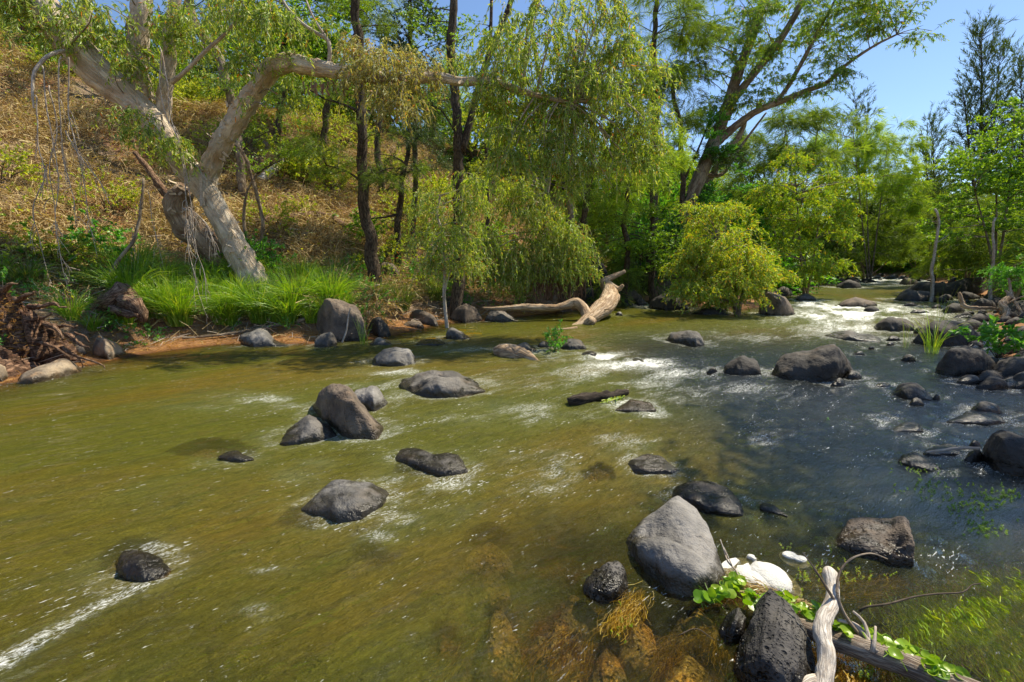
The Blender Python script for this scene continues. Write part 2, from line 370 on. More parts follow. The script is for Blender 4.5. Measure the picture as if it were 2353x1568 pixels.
# ------------------------------------------------------------------ rocks: outline over the waterline -> a solid boulder at its distance
def interp_poly(pl, x):
    pl = sorted(pl); xs = [p[0] for p in pl]; ys = [p[1] for p in pl]
    return np.interp(x, xs, ys)
SUB = []
ROCKRING = []
def rock(label, top, bot, mat='grey', z0=0.0, k=1.05, p=.72, hmax=9.0, seed=1, facets=12, amp=.05, nu=None, name='boulder', cat='boulder', group=None, sub=False, lumps=None):
    rng = np.random.default_rng(seed*7+3)
    x0 = min(p[0] for p in top+bot); x1 = max(p[0] for p in top+bot)
    wpx = x1-x0; nu = nu or int(np.clip(wpx/2.2, 16, 84)); nv = int(np.clip(nu*.85, 16, 64))
    u = .5-.5*np.cos(np.linspace(0.02, .98, nu)*math.pi); u = .35*u+.65*np.linspace(0, 1, nu)
    xs = x0+u*wpx; yt = interp_poly(top, xs); yb = interp_poly(bot, xs)
    yb = np.maximum(yb, yt+1)
    mid = G((x0+x1)/2, interp_poly(bot, [(x0+x1)/2])[0], z0)
    rh = mid[:2]/np.linalg.norm(mid[:2]); tn = np.array((rh[1], -rh[0]))
    dist = np.linalg.norm(mid[:2]); slant = math.hypot(mid[1], CAMZ-z0)
    mpp = slant/FOC; Wm = wpx*mpp; th = math.atan2(CAMZ-z0, dist)
    e = np.abs(2*u-1); prof = (1-np.minimum(e, 1)**3.4)**.5
    V = []
    ph = np.linspace(0, 2*math.pi, nv, endpoint=False)
    hs = []; Cs = []; Ds = []
    for i in range(nu):
        B = G(xs[i], yb[i], z0); T = (yb[i]-yt[i])*mpp*max((1-e[i]**9)**.5, .12)
        D = min(k*Wm/2*max(prof[i], .06), .46*T/math.sin(th)); D = max(D, .015*Wm)
        ee = T - D*math.sin(th); h = math.sqrt(max(ee*ee-(D*math.sin(th))**2, (.35*ee)**2))/math.cos(th)
        Cs.append(B[:2]+rh*D); Ds.append(D); hs.append(h)
    hs = np.minimum(np.array(hs), hmax); Ds = np.array(Ds); Cs = np.array(Cs)
    ker = np.array((1, 2, 3, 2, 1.))/9
    def sm(a):
        p = np.r_[a[:1], a[:1], a, a[-1:], a[-1:]]; return np.convolve(p, ker, 'valid')
    hs = sm(hs); Ds = sm(Ds); Cs = np.c_[sm(Cs[:, 0]), sm(Cs[:, 1])]
    hm = hs.max()
    for i in range(nu):
        a = np.cos(ph); b = np.sin(ph); ca = np.sign(a)*np.abs(a)**p; sb = np.sign(b)*np.abs(b)**p
        z = np.where(b > 0, hs[i]*sb, .55*min(max(hm, .1), .5)*sb*max(prof[i], .1))
        xy = Cs[i]+np.outer(ca*Ds[i]*np.where(b < 0, 1+.12*np.abs(b), 1), rh)
        V.append(np.c_[xy, z0+z])
    V = np.vstack(V)
    idx = np.arange(nu*nv).reshape(nu, nv); nx_ = np.roll(idx, -1, axis=1)
    F = np.c_[idx[:-1].ravel(), idx[1:].ravel(), nx_[1:].ravel(), nx_[:-1].ravel()]
    c0 = V[idx[0]].mean(0); c1 = V[idx[-1]].mean(0)
    c0[:2] -= tn*.01*Wm; c1[:2] += tn*.01*Wm
    n = len(V); V = np.vstack([V, c0, c1])
    caps = [(idx[0, j], nx_[0, j], n, n) for j in range(nv)] + [(nx_[-1, j], idx[-1, j], n+1, n+1) for j in range(nv)]
    # facets and relief
    cen = np.array((*Cs.mean(0), z0+.25*hm)); sc = np.array((Wm/2, Wm/2, max(hm, .2*Wm)))
    Q = (V-cen)
    for f in range(facets):
        nn = rng.normal(size=3); nn[2] = abs(nn[2])*.9 if rng.random() < .85 else nn[2]; nn /= np.linalg.norm(nn)
        pr = Q@nn; lim = pr.max()*rng.uniform(.84, .98); ov = np.maximum(pr-lim, 0); Q = Q-np.outer(ov*.8, nn)
    nrm = Q/np.maximum(np.linalg.norm(Q, axis=1), 1e-6)[:, None]
    s = max(Wm, hm); R = s*.5
    q = (Q+seed*5.7)/R
    d = fbm(q*1.3, 3, seed)*amp*1.1 + (ridged(q*2.1, 3, seed+5)-.45)*amp*.4 + fbm(q*7, 3, seed+9)*amp*.22 + np.minimum(fbm(q*3.3, 2, seed+31)+.25, 0)*amp*.9
    Q = Q + nrm*(d*s)[:, None]
    if lumps:
        for (lx, ly, lr, la) in lumps:                      # hollows (la < 0) and knobs at places of the outline
            pc = G(lx, ly, z0+hm*.6)
            w_ = np.exp(-(((Q+cen)[:, :2]-pc[:2])**2).sum(1)/(lr*mpp)**2); Q[:, 2] += w_*la*hm
    V = Q+cen
    Vt = [tuple(f) for f in caps]
    tri = np.array([(a, b, c_) for a, b, c_, _ in Vt])
    # quads + cap triangles as one all-triangle list keeps meshdata simple
    Ft = np.vstack([F[:, [0, 1, 2]], F[:, [0, 2, 3]], tri])
    o = mk(name, V, Ft[:, ::-1], MR[mat] if isinstance(mat, str) else mat)
    tag(o, label, cat, group)
    if sub: SUB.append((V, Ft))
    else:
        if z0 == 0 and Wm > .12: ROCKRING.append((Cs[:, 0].copy(), Cs[:, 1].copy(), Ds.copy(), hm))
    return o
def box(x0, y0, x1, y1, rng=None, seed=0):      # a plain rounded outline
    rng = np.random.default_rng(seed); w_ = x1-x0; h = y1-y0
    a = rng.uniform(.7, .98, 3)
    pk = rng.uniform(.3, .6)
    top = [(x0, y1-h*.15), (x0+w_*.12, y0+h*(1-a[0])+h*.25), (x0+w_*pk, y0), (x0+w_*.8, y0+h*(1-a[1])+h*.1), (x0+w_*.94, y0+h*.5), (x1, y1-h*.1)]
    bot = [(x0, y1-h*.12), (x0+w_*.3, y1), (x0+w_*.75, y1), (x1, y1-h*.08)]
    return top, bot

R = rock
# --- boulders standing in the river
R('big leaning boulder with a brown back and holes, resting on two smaller rocks', [(718, 925), (718, 908), (730, 889), (760, 880), (790, 884), (812, 893), (838, 926), (862, 952), (886, 978), (889, 996)], [(718, 935), (738, 962), (770, 992), (808, 1008), (850, 1013), (889, 1000)], 'brown', k=.9, p=.55, seed=11, facets=6, amp=.045)
R('small speckled grey rock tucked under the left foot of the leaning boulder', [(640, 1016), (660, 990), (690, 965), (715, 949), (735, 953), (765, 972), (775, 1000)], [(640, 1019), (690, 1021), (740, 1012), (775, 1002)], 'grey', seed=12, facets=8)
R('flat grey rock sticking out behind the leaning boulder on its right', [(800, 905), (815, 895), (868, 887), (881, 905), (897, 927)], [(800, 935), (860, 946), (897, 930)], 'smooth', seed=13, facets=8)
R('wide flat boulder with a hollow across its top, mid river', [(909, 877), (916, 867), (943, 862), (948, 851), (990, 845), (1055, 847), (1090, 863), (1112, 889), (1114, 896)], [(909, 882), (950, 905), (1010, 918), (1060, 912), (1114, 898)], 'grey', k=.9, seed=14, facets=6, amp=.055, lumps=[(1010, 868, 26, -.5), (960, 880, 18, -.35)])
R('rounded pale grey boulder with a yellowish right end above the flat hollow boulder', [(854, 836), (860, 815), (880, 803), (910, 797), (940, 800), (957, 815), (962, 835)], [(854, 838), (885, 841), (930, 840), (962, 838)], 'smooth', seed=15, facets=8)
R('long low grey rock with a pale right half and white water at its foot', [(900, 1048), (910, 1031), (935, 1026), (975, 1037), (995, 1047), (1030, 1045), (1060, 1050), (1075, 1062), (1082, 1085)], [(900, 1053), (950, 1074), (1010, 1092), (1040, 1099), (1082, 1090)], 'grey', k=.8, p=.6, seed=16, facets=8, amp=.04)
R('smooth dome of pale grey rock with a wet black right edge', [(694, 1165), (720, 1145), (750, 1120), (772, 1106), (800, 1103), (850, 1108), (894, 1122)], [(694, 1170), (740, 1190), (790, 1204), (830, 1195), (870, 1166), (894, 1134)], 'smooth', k=1.2, p=.62, seed=17, facets=7, amp=.035)
R('dark wet rock tip breaking the brown water, lowest on the left', [(270, 1290), (290, 1272), (310, 1268), (340, 1274), (375, 1284), (392, 1305)], [(262, 1310), (285, 1335), (330, 1345), (375, 1325), (394, 1308)], 'dark', seed=18, facets=7)
R('tiny grey knob of rock over an amber submerged slab', [(500, 1046), (527, 1038), (548, 1036), (562, 1046), (584, 1052)], [(500, 1052), (540, 1062), (584, 1056)], 'grey', seed=19, facets=5)
R('huge grey boulder with a grooved top and dark undercut left side, near the foam', [(1433, 1228), (1440, 1205), (1480, 1180), (1500, 1160), (1521, 1147), (1541, 1153), (1580, 1182), (1620, 1228), (1647, 1262), (1667, 1302), (1669, 1330)], [(1433, 1250), (1445, 1272), (1490, 1315), (1540, 1358), (1590, 1376), (1640, 1362), (1669, 1338)], 'smooth', k=1.35, p=.5, seed=20, facets=6, amp=.04, nu=96, lumps=[(1492, 1222, 20, -.3), (1520, 1232, 18, -.36), (1550, 1246, 18, -.36), (1580, 1262, 18, -.3), (1610, 1272, 16, -.25), (1545, 1195, 26, .15), (1480, 1255, 22, .12)])
R('low dark dome of rock just behind the huge grooved boulder', [(1530, 1132), (1540, 1115), (1580, 1107), (1630, 1110), (1672, 1126), (1700, 1150), (1712, 1180)], [(1530, 1150), (1600, 1180), (1660, 1188), (1712, 1186)], 'dark', seed=21, facets=6, amp=.03)
R('dark low rock with foam behind it, left of the dark dome', [(1435, 1070), (1460, 1048), (1480, 1043), (1515, 1047), (1540, 1064), (1562, 1080)], [(1435, 1074), (1480, 1088), (1520, 1092), (1562, 1084)], 'grey', seed=22, facets=7)
R('small dark ridge of rock right of the dark dome', [(1742, 1165), (1750, 1155), (1775, 1162), (1795, 1175), (1810, 1184)], [(1742, 1172), (1775, 1180), (1810, 1188)], 'dark', seed=23, facets=6)
R('brown pitted boulder with a deep hollow in its right face, alone in blue water', [(1905, 1240), (1913, 1223), (1940, 1203), (1966, 1196), (1992, 1195), (2050, 1200), (2085, 1202), (2099, 1220), (2099, 1245), (2101, 1285)], [(1905, 1252), (1960, 1276), (2010, 1287), (2050, 1302), (2101, 1306)], 'brown', k=1.0, p=.55, seed=24, facets=8, amp=.05, lumps=[(2062, 1245, 14, -.5)])
R('small round pitted rock with wet sides left of the huge grooved boulder', [(1338, 1345), (1360, 1320), (1385, 1308), (1420, 1303), (1441, 1320), (1448, 1345)], [(1338, 1352), (1360, 1372), (1395, 1385), (1430, 1375), (1448, 1352)], 'pitted', seed=25, facets=8, amp=.06)
R('black pitted lava rock beside the bleached branch, nearest of all', [(1683, 1530), (1690, 1470), (1710, 1435), (1742, 1412), (1762, 1415), (1800, 1445), (1830, 1480), (1860, 1530), (1878, 1558)], [(1683, 1545), (1720, 1585), (1800, 1605), (1878, 1580)], 'pitted', k=1.2, p=.5, seed=26, facets=7, amp=.07, nu=96)
R('wet black rock half under the water, left of the pitted lava rock', [(1650, 1440), (1662, 1422), (1690, 1415), (1714, 1430)], [(1650, 1455), (1680, 1475), (1714, 1470)], 'dark', seed=27, facets=6, amp=.07)
R('largest dark boulder with a peaked top, in the shade of the right bank', [(1764, 850), (1769, 826), (1795, 815), (1822, 806), (1850, 806), (1880, 793), (1908, 787), (1932, 796), (1952, 812), (1967, 832), (1966, 848)], [(1764, 862), (1800, 870), (1850, 876), (1920, 878), (1967, 860)], 'dark', k=.75, seed=28, facets=11, amp=.05, nu=84)
R('dark squat rock with a pointed left shoulder, left neighbour of the largest dark boulder', [(1661, 850), (1667, 833), (1690, 821), (1702, 815), (1722, 822), (1741, 824), (1754, 855)], [(1661, 857), (1700, 865), (1754, 864)], 'dark', seed=29, facets=9)
R('little black stone left of the squat dark rock', *box(1623, 843, 1649, 858, seed=1), 'dark', seed=30, facets=6)
R('round dark stone against the right foot of the largest dark boulder', *box(1938, 850, 1982, 871, seed=2), 'dark', seed=31, facets=4)
R('low black stone in front of the largest dark boulder', *box(1908, 866, 1944, 888, seed=3), 'dark', seed=32, facets=5)
R('grey cracked rock sunlit on the left, alone below the fallen log', [(1527, 782), (1540, 763), (1580, 759), (1605, 766), (1618, 780), (1619, 790)], [(1527, 783), (1570, 792), (1600, 798), (1619, 796)], 'grey', seed=33, facets=11, amp=.05)
R('flat topped dark slab with a sloping right side, in blue rippled water', [(2045, 903), (2048, 890), (2070, 878), (2100, 880), (2126, 895), (2147, 914)], [(2045, 906), (2090, 918), (2147, 921)], 'dark', seed=34, facets=9, amp=.03)
R('small wet stone at the foot of the flat topped dark slab', *box(2088, 913, 2124, 932, seed=4), 'dark', seed=35, facets=4)
R('tiny black pebble right of the flat topped dark slab', *box(2142, 905, 2160, 920, seed=5), 'dark', seed=36, facets=4)
R('thin black stone awash left of the flat topped dark slab', *box(2010, 877, 2049, 889, seed=6), 'dark', seed=37, facets=4)
R('low black rock with weed on its back in the blue ripples', *box(2046, 971, 2126, 994, seed=7), 'dark', seed=38, facets=6, amp=.07)
R('wedge shaped dark rock with green weed at its foot', [(2058, 1055), (2070, 1042), (2095, 1037), (2115, 1048), (2140, 1062), (2172, 1079)], [(2060, 1063), (2090, 1075), (2130, 1087), (2172, 1083)], 'dark', seed=39, facets=9)
R('long low grey rock under the bent stick', *box(2115, 1018, 2215, 1048, seed=8), 'dark', seed=40, facets=6)
R('square dark rock wedged under the end of the bent stick', *box(2214, 1030, 2262, 1064, seed=9), 'dark', seed=41, facets=6)
R('small dark rock peeping over the bent stick', *box(2224, 1009, 2254, 1032, seed=10), 'dark', seed=42, facets=6)
R('big speckled dark boulder cut by the frame at the right, above green algae', [(2249, 1040), (2252, 1008), (2257, 990), (2286, 987), (2322, 1002), (2370, 1012), (2420, 1030)], [(2249, 1055), (2290, 1086), (2360, 1098), (2420, 1090)], 'dark', seed=43, facets=7, k=.7, amp=.035)
R('low dark rock with water sliding over it, first of two upstream of the speckled boulder', *box(2224, 920, 2302, 951, seed=11), 'dark', seed=44, facets=6)
R('flat wet rock below the sliding water rock', *box(2170, 945, 2312, 974, seed=12), 'dark', seed=45, facets=6)
R('smooth grey boulder at the right edge under a darker one', *box(2264, 861, 2400, 894, seed=13), 'grey', seed=46, facets=4)
R('dark boulder at the right edge resting on a smooth grey one', [(2270, 850), (2285, 826), (2320, 815), (2370, 812), (2420, 830)], [(2270, 866), (2330, 876), (2420, 880)], 'dark', seed=47, facets=7)
R('broad dark brown boulder below the leafy plants on the right', [(2146, 850), (2150, 820), (2172, 796), (2215, 795), (2250, 800), (2275, 820), (2292, 830)], [(2146, 858), (2190, 866), (2250, 866), (2292, 858)], 'dark', seed=48, facets=9, k=.7, amp=.04)
R('large dark boulder behind the tall green reeds', [(2094, 782), (2115, 750), (2135, 734), (2180, 733), (2215, 744), (2245, 762), (2258, 780)], [(2094, 787), (2160, 796), (2258, 792)], 'dark', seed=49, facets=8, k=.7)
R('dark boulder with a pale crystal patch, left of the reeds', [(2004, 752), (2020, 732), (2035, 728), (2075, 731), (2098, 740), (2104, 752)], [(2004, 755), (2050, 763), (2104, 760)], 'dark', seed=50, facets=10)
R('small black stone between the crystal patch boulder and the reeds', *box(2098, 748, 2124, 768, seed=14), 'dark', seed=51, facets=5)
R('sunlit striped rock lying flat in the sparkling water', [(1894, 768), (1915, 759), (1950, 757), (1975, 766), (2005, 768), (2028, 783)], [(1894, 772), (1950, 784), (2028, 786)], 'grey', seed=52, facets=9)
R('small black stone right of the striped flat rock', *box(2035, 771, 2070, 785, seed=15), 'dark', seed=53, facets=5)
R('tiny wet glinting stone below the striped flat rock', *box(2036, 784, 2056, 795, seed=16), 'smooth', seed=54, facets=5)
R('small dark cone of rock alone in calm blue water', *box(2069, 812, 2106, 831, seed=17), 'dark', seed=55, facets=7)
R('black stone just behind the largest dark boulder', *box(1958, 806, 1988, 816, seed=18), 'dark', seed=56, facets=5)
R('tiny black stone above the one behind the largest boulder', *box(1994, 795, 2010, 802, seed=19), 'dark', seed=57, facets=5)
R('tall layered boulder under the yellow bush', [(1738, 712), (1741, 680), (1746, 664), (1762, 661), (1800, 678), (1818, 698), (1829, 720)], [(1738, 722), (1790, 727), (1829, 723)], 'brown', seed=58, facets=12, amp=.05, k=.7)
R('grey slab right behind the layered boulder', *box(1772, 655, 1822, 681, seed=20), 'grey', seed=59, facets=8)
R('smooth pale stone at the waterline behind the layered boulder', *box(1797, 655, 1841, 674, seed=21), 'tan', seed=60, facets=5)
R('single grey rock in the stream right of the layered boulder', *box(1824, 674, 1876, 691, seed=22), 'grey', seed=61, facets=7)
R('blocky dark rock at the far left bank under drooping leaves', *box(1828, 641, 1884, 659, seed=23), 'dark', seed=62, facets=8)
R('pyramid shaped dark rock in the far calm water', *box(1919, 641, 1980, 663, seed=24), 'dark', seed=63, facets=9)
R('long brown rock at the head of the white rapids', *box(1918, 680, 2018, 706, seed=25), 'brown', seed=64, facets=7)
R('small dark rock below the long brown rock in the white rapids', *box(1983, 702, 2021, 716, seed=26), 'dark', seed=65, facets=6)
R('pale sloping rock at the far end of the river', *box(2066, 636, 2100, 655, seed=27), 'brown', seed=66, facets=8)
R('low dark boulder with a thin pale tree standing behind', *box(2052, 666, 2157, 693, seed=28), 'dark', seed=67, facets=7)
R('long dark rock ledge along the right bank', [(2070, 668), (2090, 654), (2110, 646), (2170, 650), (2220, 640), (2268, 632), (2280, 645)], [(2070, 674), (2150, 680), (2220, 682), (2280, 672)], 'dark', seed=68, facets=9, k=.4)
R('small dark rock in the rapids left of the driftwood', *box(2163, 701, 2206, 716, seed=29), 'dark', seed=69, facets=6)
R('wet brown stone washed by the rapids', *box(2072, 695, 2112, 704, seed=30), 'brown', seed=70, facets=5)
R('thin grey stone washed by the rapids', *box(2090, 711, 2136, 720, seed=31), 'grey', seed=71, facets=5)
R('dark boulder with a grey top right behind the driftwood', *box(2222, 684, 2290, 712, seed=32), 'dark', seed=72, facets=7)
R('big dark boulder at the right edge behind the driftwood', [(2290, 720), (2300, 700), (2330, 690), (2370, 688), (2410, 700)], [(2290, 726), (2340, 732), (2410, 728)], 'dark', seed=73, facets=7)
R('dark stone pile block nearest the right frame edge', *box(2318, 672, 2372, 696, seed=33), 'dark', seed=74, facets=6)
for i, (a, b, c_, d_, q) in enumerate([(2195, 742, 2245, 758, 'topmost'), (2178, 752, 2214, 763, 'leftmost'), (2240, 740, 2296, 752, 'rightmost'), (2232, 760, 2310, 776, 'lowest'), (2190, 722, 2240, 731, 'thinnest')]):
    R('dark flat stone by the leafy plants, %s of the five' % q, *box(a, b, c_, d_, seed=40+i), 'dark', seed=80+i, facets=6, group='flat stones by the leafy plants')
R('grey rock next to the floating leafy plant, behind the wedge of driftwood', *box(1165, 785, 1237, 809, seed=60), 'grey', seed=90, facets=6)
R('small wet grey rock left of the floating leafy plant', *box(1233, 783, 1262, 800, seed=61), 'grey', seed=91, facets=5)
R('two toned rock with a leafy plant caught on its left', *box(1283, 777, 1348, 804, seed=62), 'grey', seed=92, facets=8)
R('tiny dark rock awash in white water below the leafy plant', *box(1335, 806, 1372, 816, seed=63), 'dark', seed=93, facets=5)
R('small wet rock among the centre rapids', *box(1448, 823, 1480, 832, seed=64), 'dark', seed=94, facets=5)
R('low pale brown rock right of the sunken black log', *box(1412, 917, 1510, 946, seed=65), 'brown', seed=95, facets=5, amp=.03)
R('dark pointed rock near the left bank with a yellow weedy tail', [(1022, 776), (1028, 758), (1038, 752), (1060, 762), (1082, 776)], [(1022, 779), (1050, 782), (1082, 779)], 'grey', seed=96, facets=9)
R('flat grey stone left of the pointed rock', *box(951, 778, 1027, 793, seed=66), 'grey', seed=97, facets=6)
R('thin flat stone right beside the left bank shallows', *box(849, 775, 903, 793, seed=67), 'smooth', seed=98, facets=6)
R('tiny pale stone left of the far fallen log tip', *box(1413, 716, 1431, 726, seed=68), 'smooth', seed=99, facets=5)
R('round dark boulder in the water right of the fallen log', [(1486, 700), (1494, 684), (1520, 672), (1550, 670), (1572, 684), (1582, 705)], [(1486, 708), (1530, 714), (1582, 712)], 'dark', seed=100, facets=8)
R('small dark stone in the little cascade right of the fallen log', *box(1425, 686, 1455, 704, seed=69), 'dark', seed=101, facets=6)
R('second dark stone in the little cascade, next to the round boulder', *box(1456, 684, 1486, 702, seed=70), 'dark', seed=102, facets=6)
R('low dark rock under the drooping bush at the waterline', *box(1588, 703, 1674, 724, seed=71), 'dark', seed=103, facets=6)

# --- boulders on and against the left bank
def RB(label, top, bot, mat, **k):
    b = hit(sum(p[0] for p in bot)/len(bot), max(p[1] for p in bot)); k.setdefault('amp', .045)
    return rock(label, top, bot, mat, z0=float(b[2]), **k)
RB('big rounded boulder with brown stains standing among the sedges', [(727, 745), (729, 700), (736, 687), (762, 682), (792, 687), (822, 697), (840, 715), (847, 745), (845, 770)], [(727, 770), (760, 782), (845, 782)], 'brown', seed=110, facets=7, k=.8)
RB('dark grey egg shaped boulder right of the big stained boulder', [(843, 758), (850, 735), (868, 726), (885, 730), (898, 748), (898, 765)], [(843, 768), (870, 777), (898, 772)], 'dark', seed=111, facets=5)
RB('small angular dark rock at the waterline by the big stained boulder', [(719, 785), (735, 770), (765, 760), (777, 775)], [(719, 797), (750, 799), (777, 794)], 'grey', seed=112, facets=9)
RB('saddle shaped grey rock at the waterline below the sedges', [(546, 775), (550, 765), (570, 763), (590, 757), (600, 752), (620, 758), (630, 775), (640, 784), (664, 790)], [(546, 788), (580, 797), (620, 795), (664, 795)], 'smooth', seed=113, facets=5)
RB('brown egg of rock with its left side in shade, by the small twigs', [(214, 800), (229, 775), (250, 775), (275, 788), (290, 800)], [(214, 822), (250, 828), (290, 815)], 'tan', seed=114, facets=5)
RB('small tan stone under the uprooted stump', [(155, 806), (170, 793), (195, 791), (200, 805)], [(155, 815), (180, 818), (200, 815)], 'tan', seed=115, facets=4)
R('flat wedge of pale rock lying half in the water, left bank', [(33, 878), (50, 862), (90, 842), (150, 822), (166, 824), (180, 838), (193, 850)], [(33, 882), (75, 881), (110, 874), (193, 853)], 'tan', seed=116, facets=6, amp=.03, k=.6)
R('pale orange rock cut by the left frame edge', [(-40, 850), (-10, 835), (15, 838), (40, 852)], [(-40, 880), (10, 880), (40, 862)], 'tan', seed=117, facets=6)
RB('mossy brown boulder with an orange stained crown beside the pool', [(1034, 720), (1045, 702), (1070, 697), (1095, 706), (1112, 730)], [(1034, 738), (1070, 743), (1112, 737)], 'brown', seed=118, facets=6)
RB('dark boulder half hidden behind the mossy brown one', [(1016, 700), (1025, 686), (1045, 682), (1072, 695)], [(1016, 712), (1072, 712)], 'dark', seed=119, facets=6)
RB('grey boulder with a low right tail at the end of the pale branch', [(1113, 726), (1122, 712), (1150, 710), (1170, 722), (1192, 733)], [(1113, 738), (1150, 740), (1192, 738)], 'grey', seed=120, facets=7)
RB('brown rock on the orange soil left of the pool', [(940, 722), (950, 708), (975, 712), (1000, 725), (1008, 742)], [(940, 738), (975, 746), (1008, 748)], 'brown', seed=121, facets=7)
RB('brown rotten log stub like stone on the orange soil', [(922, 745), (940, 738), (965, 738), (975, 748)], [(922, 752), (975, 754)], 'brown', seed=122, facets=7)
RB('layered square rock behind the fallen log', [(1323, 685), (1325, 662), (1366, 660), (1368, 685)], [(1323, 697), (1368, 697)], 'dark', seed=123, facets=10)
RB('top boulder of the pile behind the fallen log', [(1331, 605), (1340, 586), (1370, 585), (1380, 605)], [(1331, 622), (1380, 622)], 'dark', seed=124, facets=5)
RB('middle boulder of the pile behind the fallen log', [(1358, 630), (1366, 603), (1380, 600), (1398, 625)], [(1358, 645), (1398, 645)], 'dark', seed=125, facets=5)
RB('lowest boulder of the pile behind the fallen log', [(1338, 645), (1350, 622), (1372, 622), (1382, 645)], [(1338, 660), (1382, 660)], 'dark', seed=126, facets=5)
RB('brown boulder on the bank right of the fallen log', [(1410, 680), (1425, 664), (1455, 663), (1477, 680)], [(1410, 690), (1477, 690)], 'brown', seed=127, facets=6)
RB('fallen dark rock at the foot of the straight dark trunk', [(868, 620), (880, 600), (905, 605), (920, 625)], [(868, 640), (920, 640)], 'brown', seed=128, facets=6)
rng = np.random.default_rng(5)
for i in range(34):                         # scree in the shade behind the leaning trunk
    px = rng.uniform(612, 800); py = rng.uniform(508, 585)+ (px-612)*.06; s = rng.uniform(8, 20)
    RB('dark weathered stone in the shaded scree behind the leaning trunk', *box(px, py-s*.8, px+s*1.5, py, seed=200+i), 'dark', seed=200+i, facets=7, nu=14, name='scree_stone', cat='rock', group='stones of the shaded scree')
# --- stones of the far rapids and of the right bank shallows
for i in range(46):
    py = rng.uniform(630, 652); px = rng.uniform(1890, 2140); s = rng.uniform(7, 22)*(1+(py-630)/40)
    R('small dark stone breaking the far rapids', *box(px, py-s*.38, px+s, py, seed=300+i), ['dark', 'dark', 'grey'][i % 3], seed=300+i, facets=5, nu=12, name='river_stone', cat='rock', group='stones of the far rapids')
for i in range(34):
    px = rng.uniform(2190, 2350); py = rng.uniform(655, 735); s = rng.uniform(14, 40)
    RB('dark wet stone among the right bank shallows', *box(px, py-s*.4, px+s, py, seed=400+i), 'dark', seed=400+i, facets=6, nu=14, name='bank_stone', cat='rock', group='stones of the right bank shallows')

for i in range(84):
    px = rng.uniform(2040, 2380); py = rng.uniform(645, 900); s = rng.uniform(26, 75)*(.55+(py-640)/300)
    if px < 2040+(py-640)*.62: px = 2380-rng.uniform(0, 100)
    RB('dark wet boulder packed along the right bank', *box(px, py-s*.42, px+s, py, seed=450+i), 'dark', seed=450+i, facets=8, nu=18, name='bank_boulder', cat='boulder', group='boulders packed along the right bank')
# --- stones under the water
def RS(label, x0, y0, x1, y1, z=-.22, seed=0, k=1.6):
    t_, b_ = box(x0, y0, x1, y1, seed=seed)
    rock(label, t_, b_, 'under', z0=z, seed=seed, facets=6, amp=.05, hmax=.13, name='submerged_rock', cat='rock', sub=True, group='stones seen through the water', k=k)
RS('amber rounded stone under the water, above the mottled one', 1060, 1258, 1185, 1325, -.2, 501)
RS('mottled golden stone under the water in the middle foreground', 1072, 1312, 1176, 1405, -.18, 502)
RS('long mottled stone under the water at the bottom, left of the algae', 1095, 1440, 1205, 1600, -.2, 503)
RS('tall speckled stone under the water between two algae strands', 1225, 1455, 1340, 1620, -.17, 504)
RS('orange stone under the water behind the speckled ones', 1265, 1405, 1400, 1475, -.17, 505)
RS('speckled brown stone under the water beside the long root strands', 1405, 1455, 1520, 1560, -.13, 506)
RS('orange slab under shallow water left of the black lava rock', 1540, 1420, 1660, 1500, -.12, 507)
RS('round brown stone under the water at the bottom right of centre', 1500, 1540, 1650, 1640, -.13, 508)
RS('amber slab under the left dark wet rock tip', 225, 1275, 405, 1370, -.16, 509)
RS('amber slab under the tiny grey knob', 385, 1030, 605, 1085, -.16, 510)
RS('brown stone under the water right of the pale dome', 640, 1200, 745, 1262, -.16, 511)
RS('golden stone under the water below the long low rock', 900, 1075, 1000, 1130, -.16, 512)
RS('brown stone under shallow water behind the bleached branch', 1965, 1330, 2080, 1400, -.16, 513)
RS('dark slab under shallow ripples at the far right foreground', 2150, 1290, 2290, 1370, -.16, 514)
RS('orange stone faint under the water, left foreground', 800, 1290, 920, 1350, -.16, 515)
RS('dark faint stone under the rippled green water', 1330, 1080, 1420, 1130, -.1, 516)
RS('humped stone under a small wave in the blue water', 1690, 998, 1810, 1048, -.15, 517)
RS('large orange slab under clear water at the bottom edge', 1180, 1500, 1290, 1600, -.15, 518)
RS('mottled amber stone under clear water right of the root tangle', 1520, 1440, 1600, 1530, -.14, 519)
RS('golden stone under clear water, lowest in the middle', 1340, 1530, 1450, 1620, -.14, 520)
RS('small amber stone under clear water near the small pitted rock', 1290, 1380, 1360, 1430, -.16, 521)
RS('orange stone under clear water left of the long mottled stone', 980, 1500, 1080, 1590, -.16, 522)
# ------------------------------------------------------------------ water
WX, WY = axis(-16, 42, .032, .0075, 1.2), axis(-3, 66, .026, .011, 1.6)
P, F = grid(WX, WY)
dl, dr, ins = bank_sd(P); keep = ins | (np.minimum(dl, dr) < .6)
kf = keep[F].all(1); F = F[kf]; used = np.unique(F); rm = -np.ones(len(P), int); rm[used] = np.arange(len(used)); F = rm[F]; P = P[used]
CL = np.array([(34, 74), (30, 55), (21, 34), (13.5, 20), (8.5, 13.5), (4.5, 9.6), (.5, 6.6), (-3.2, 3.6), (-7, .2), (-18, -9)])
ts = np.linspace(0, len(CL)-1, 400); cl = np.c_[np.interp(ts, range(len(CL)), CL[:, 0]), np.interp(ts, range(len(CL)), CL[:, 1])]
for _ in range(30): cl[1:-1] = (cl[:-2]+cl[2:]+cl[1:-1]*2)/4
sl = np.r_[0, np.cumsum(np.hypot(*np.diff(cl, axis=0).T))]
tan = np.gradient(cl, axis=0); tan /= np.hypot(*tan.T)[:, None]
best = np.zeros(len(P), int); bd = np.full(len(P), 1e9)
wsum = 0; sa = 0; ta = 0; fx = 0; fy = 0
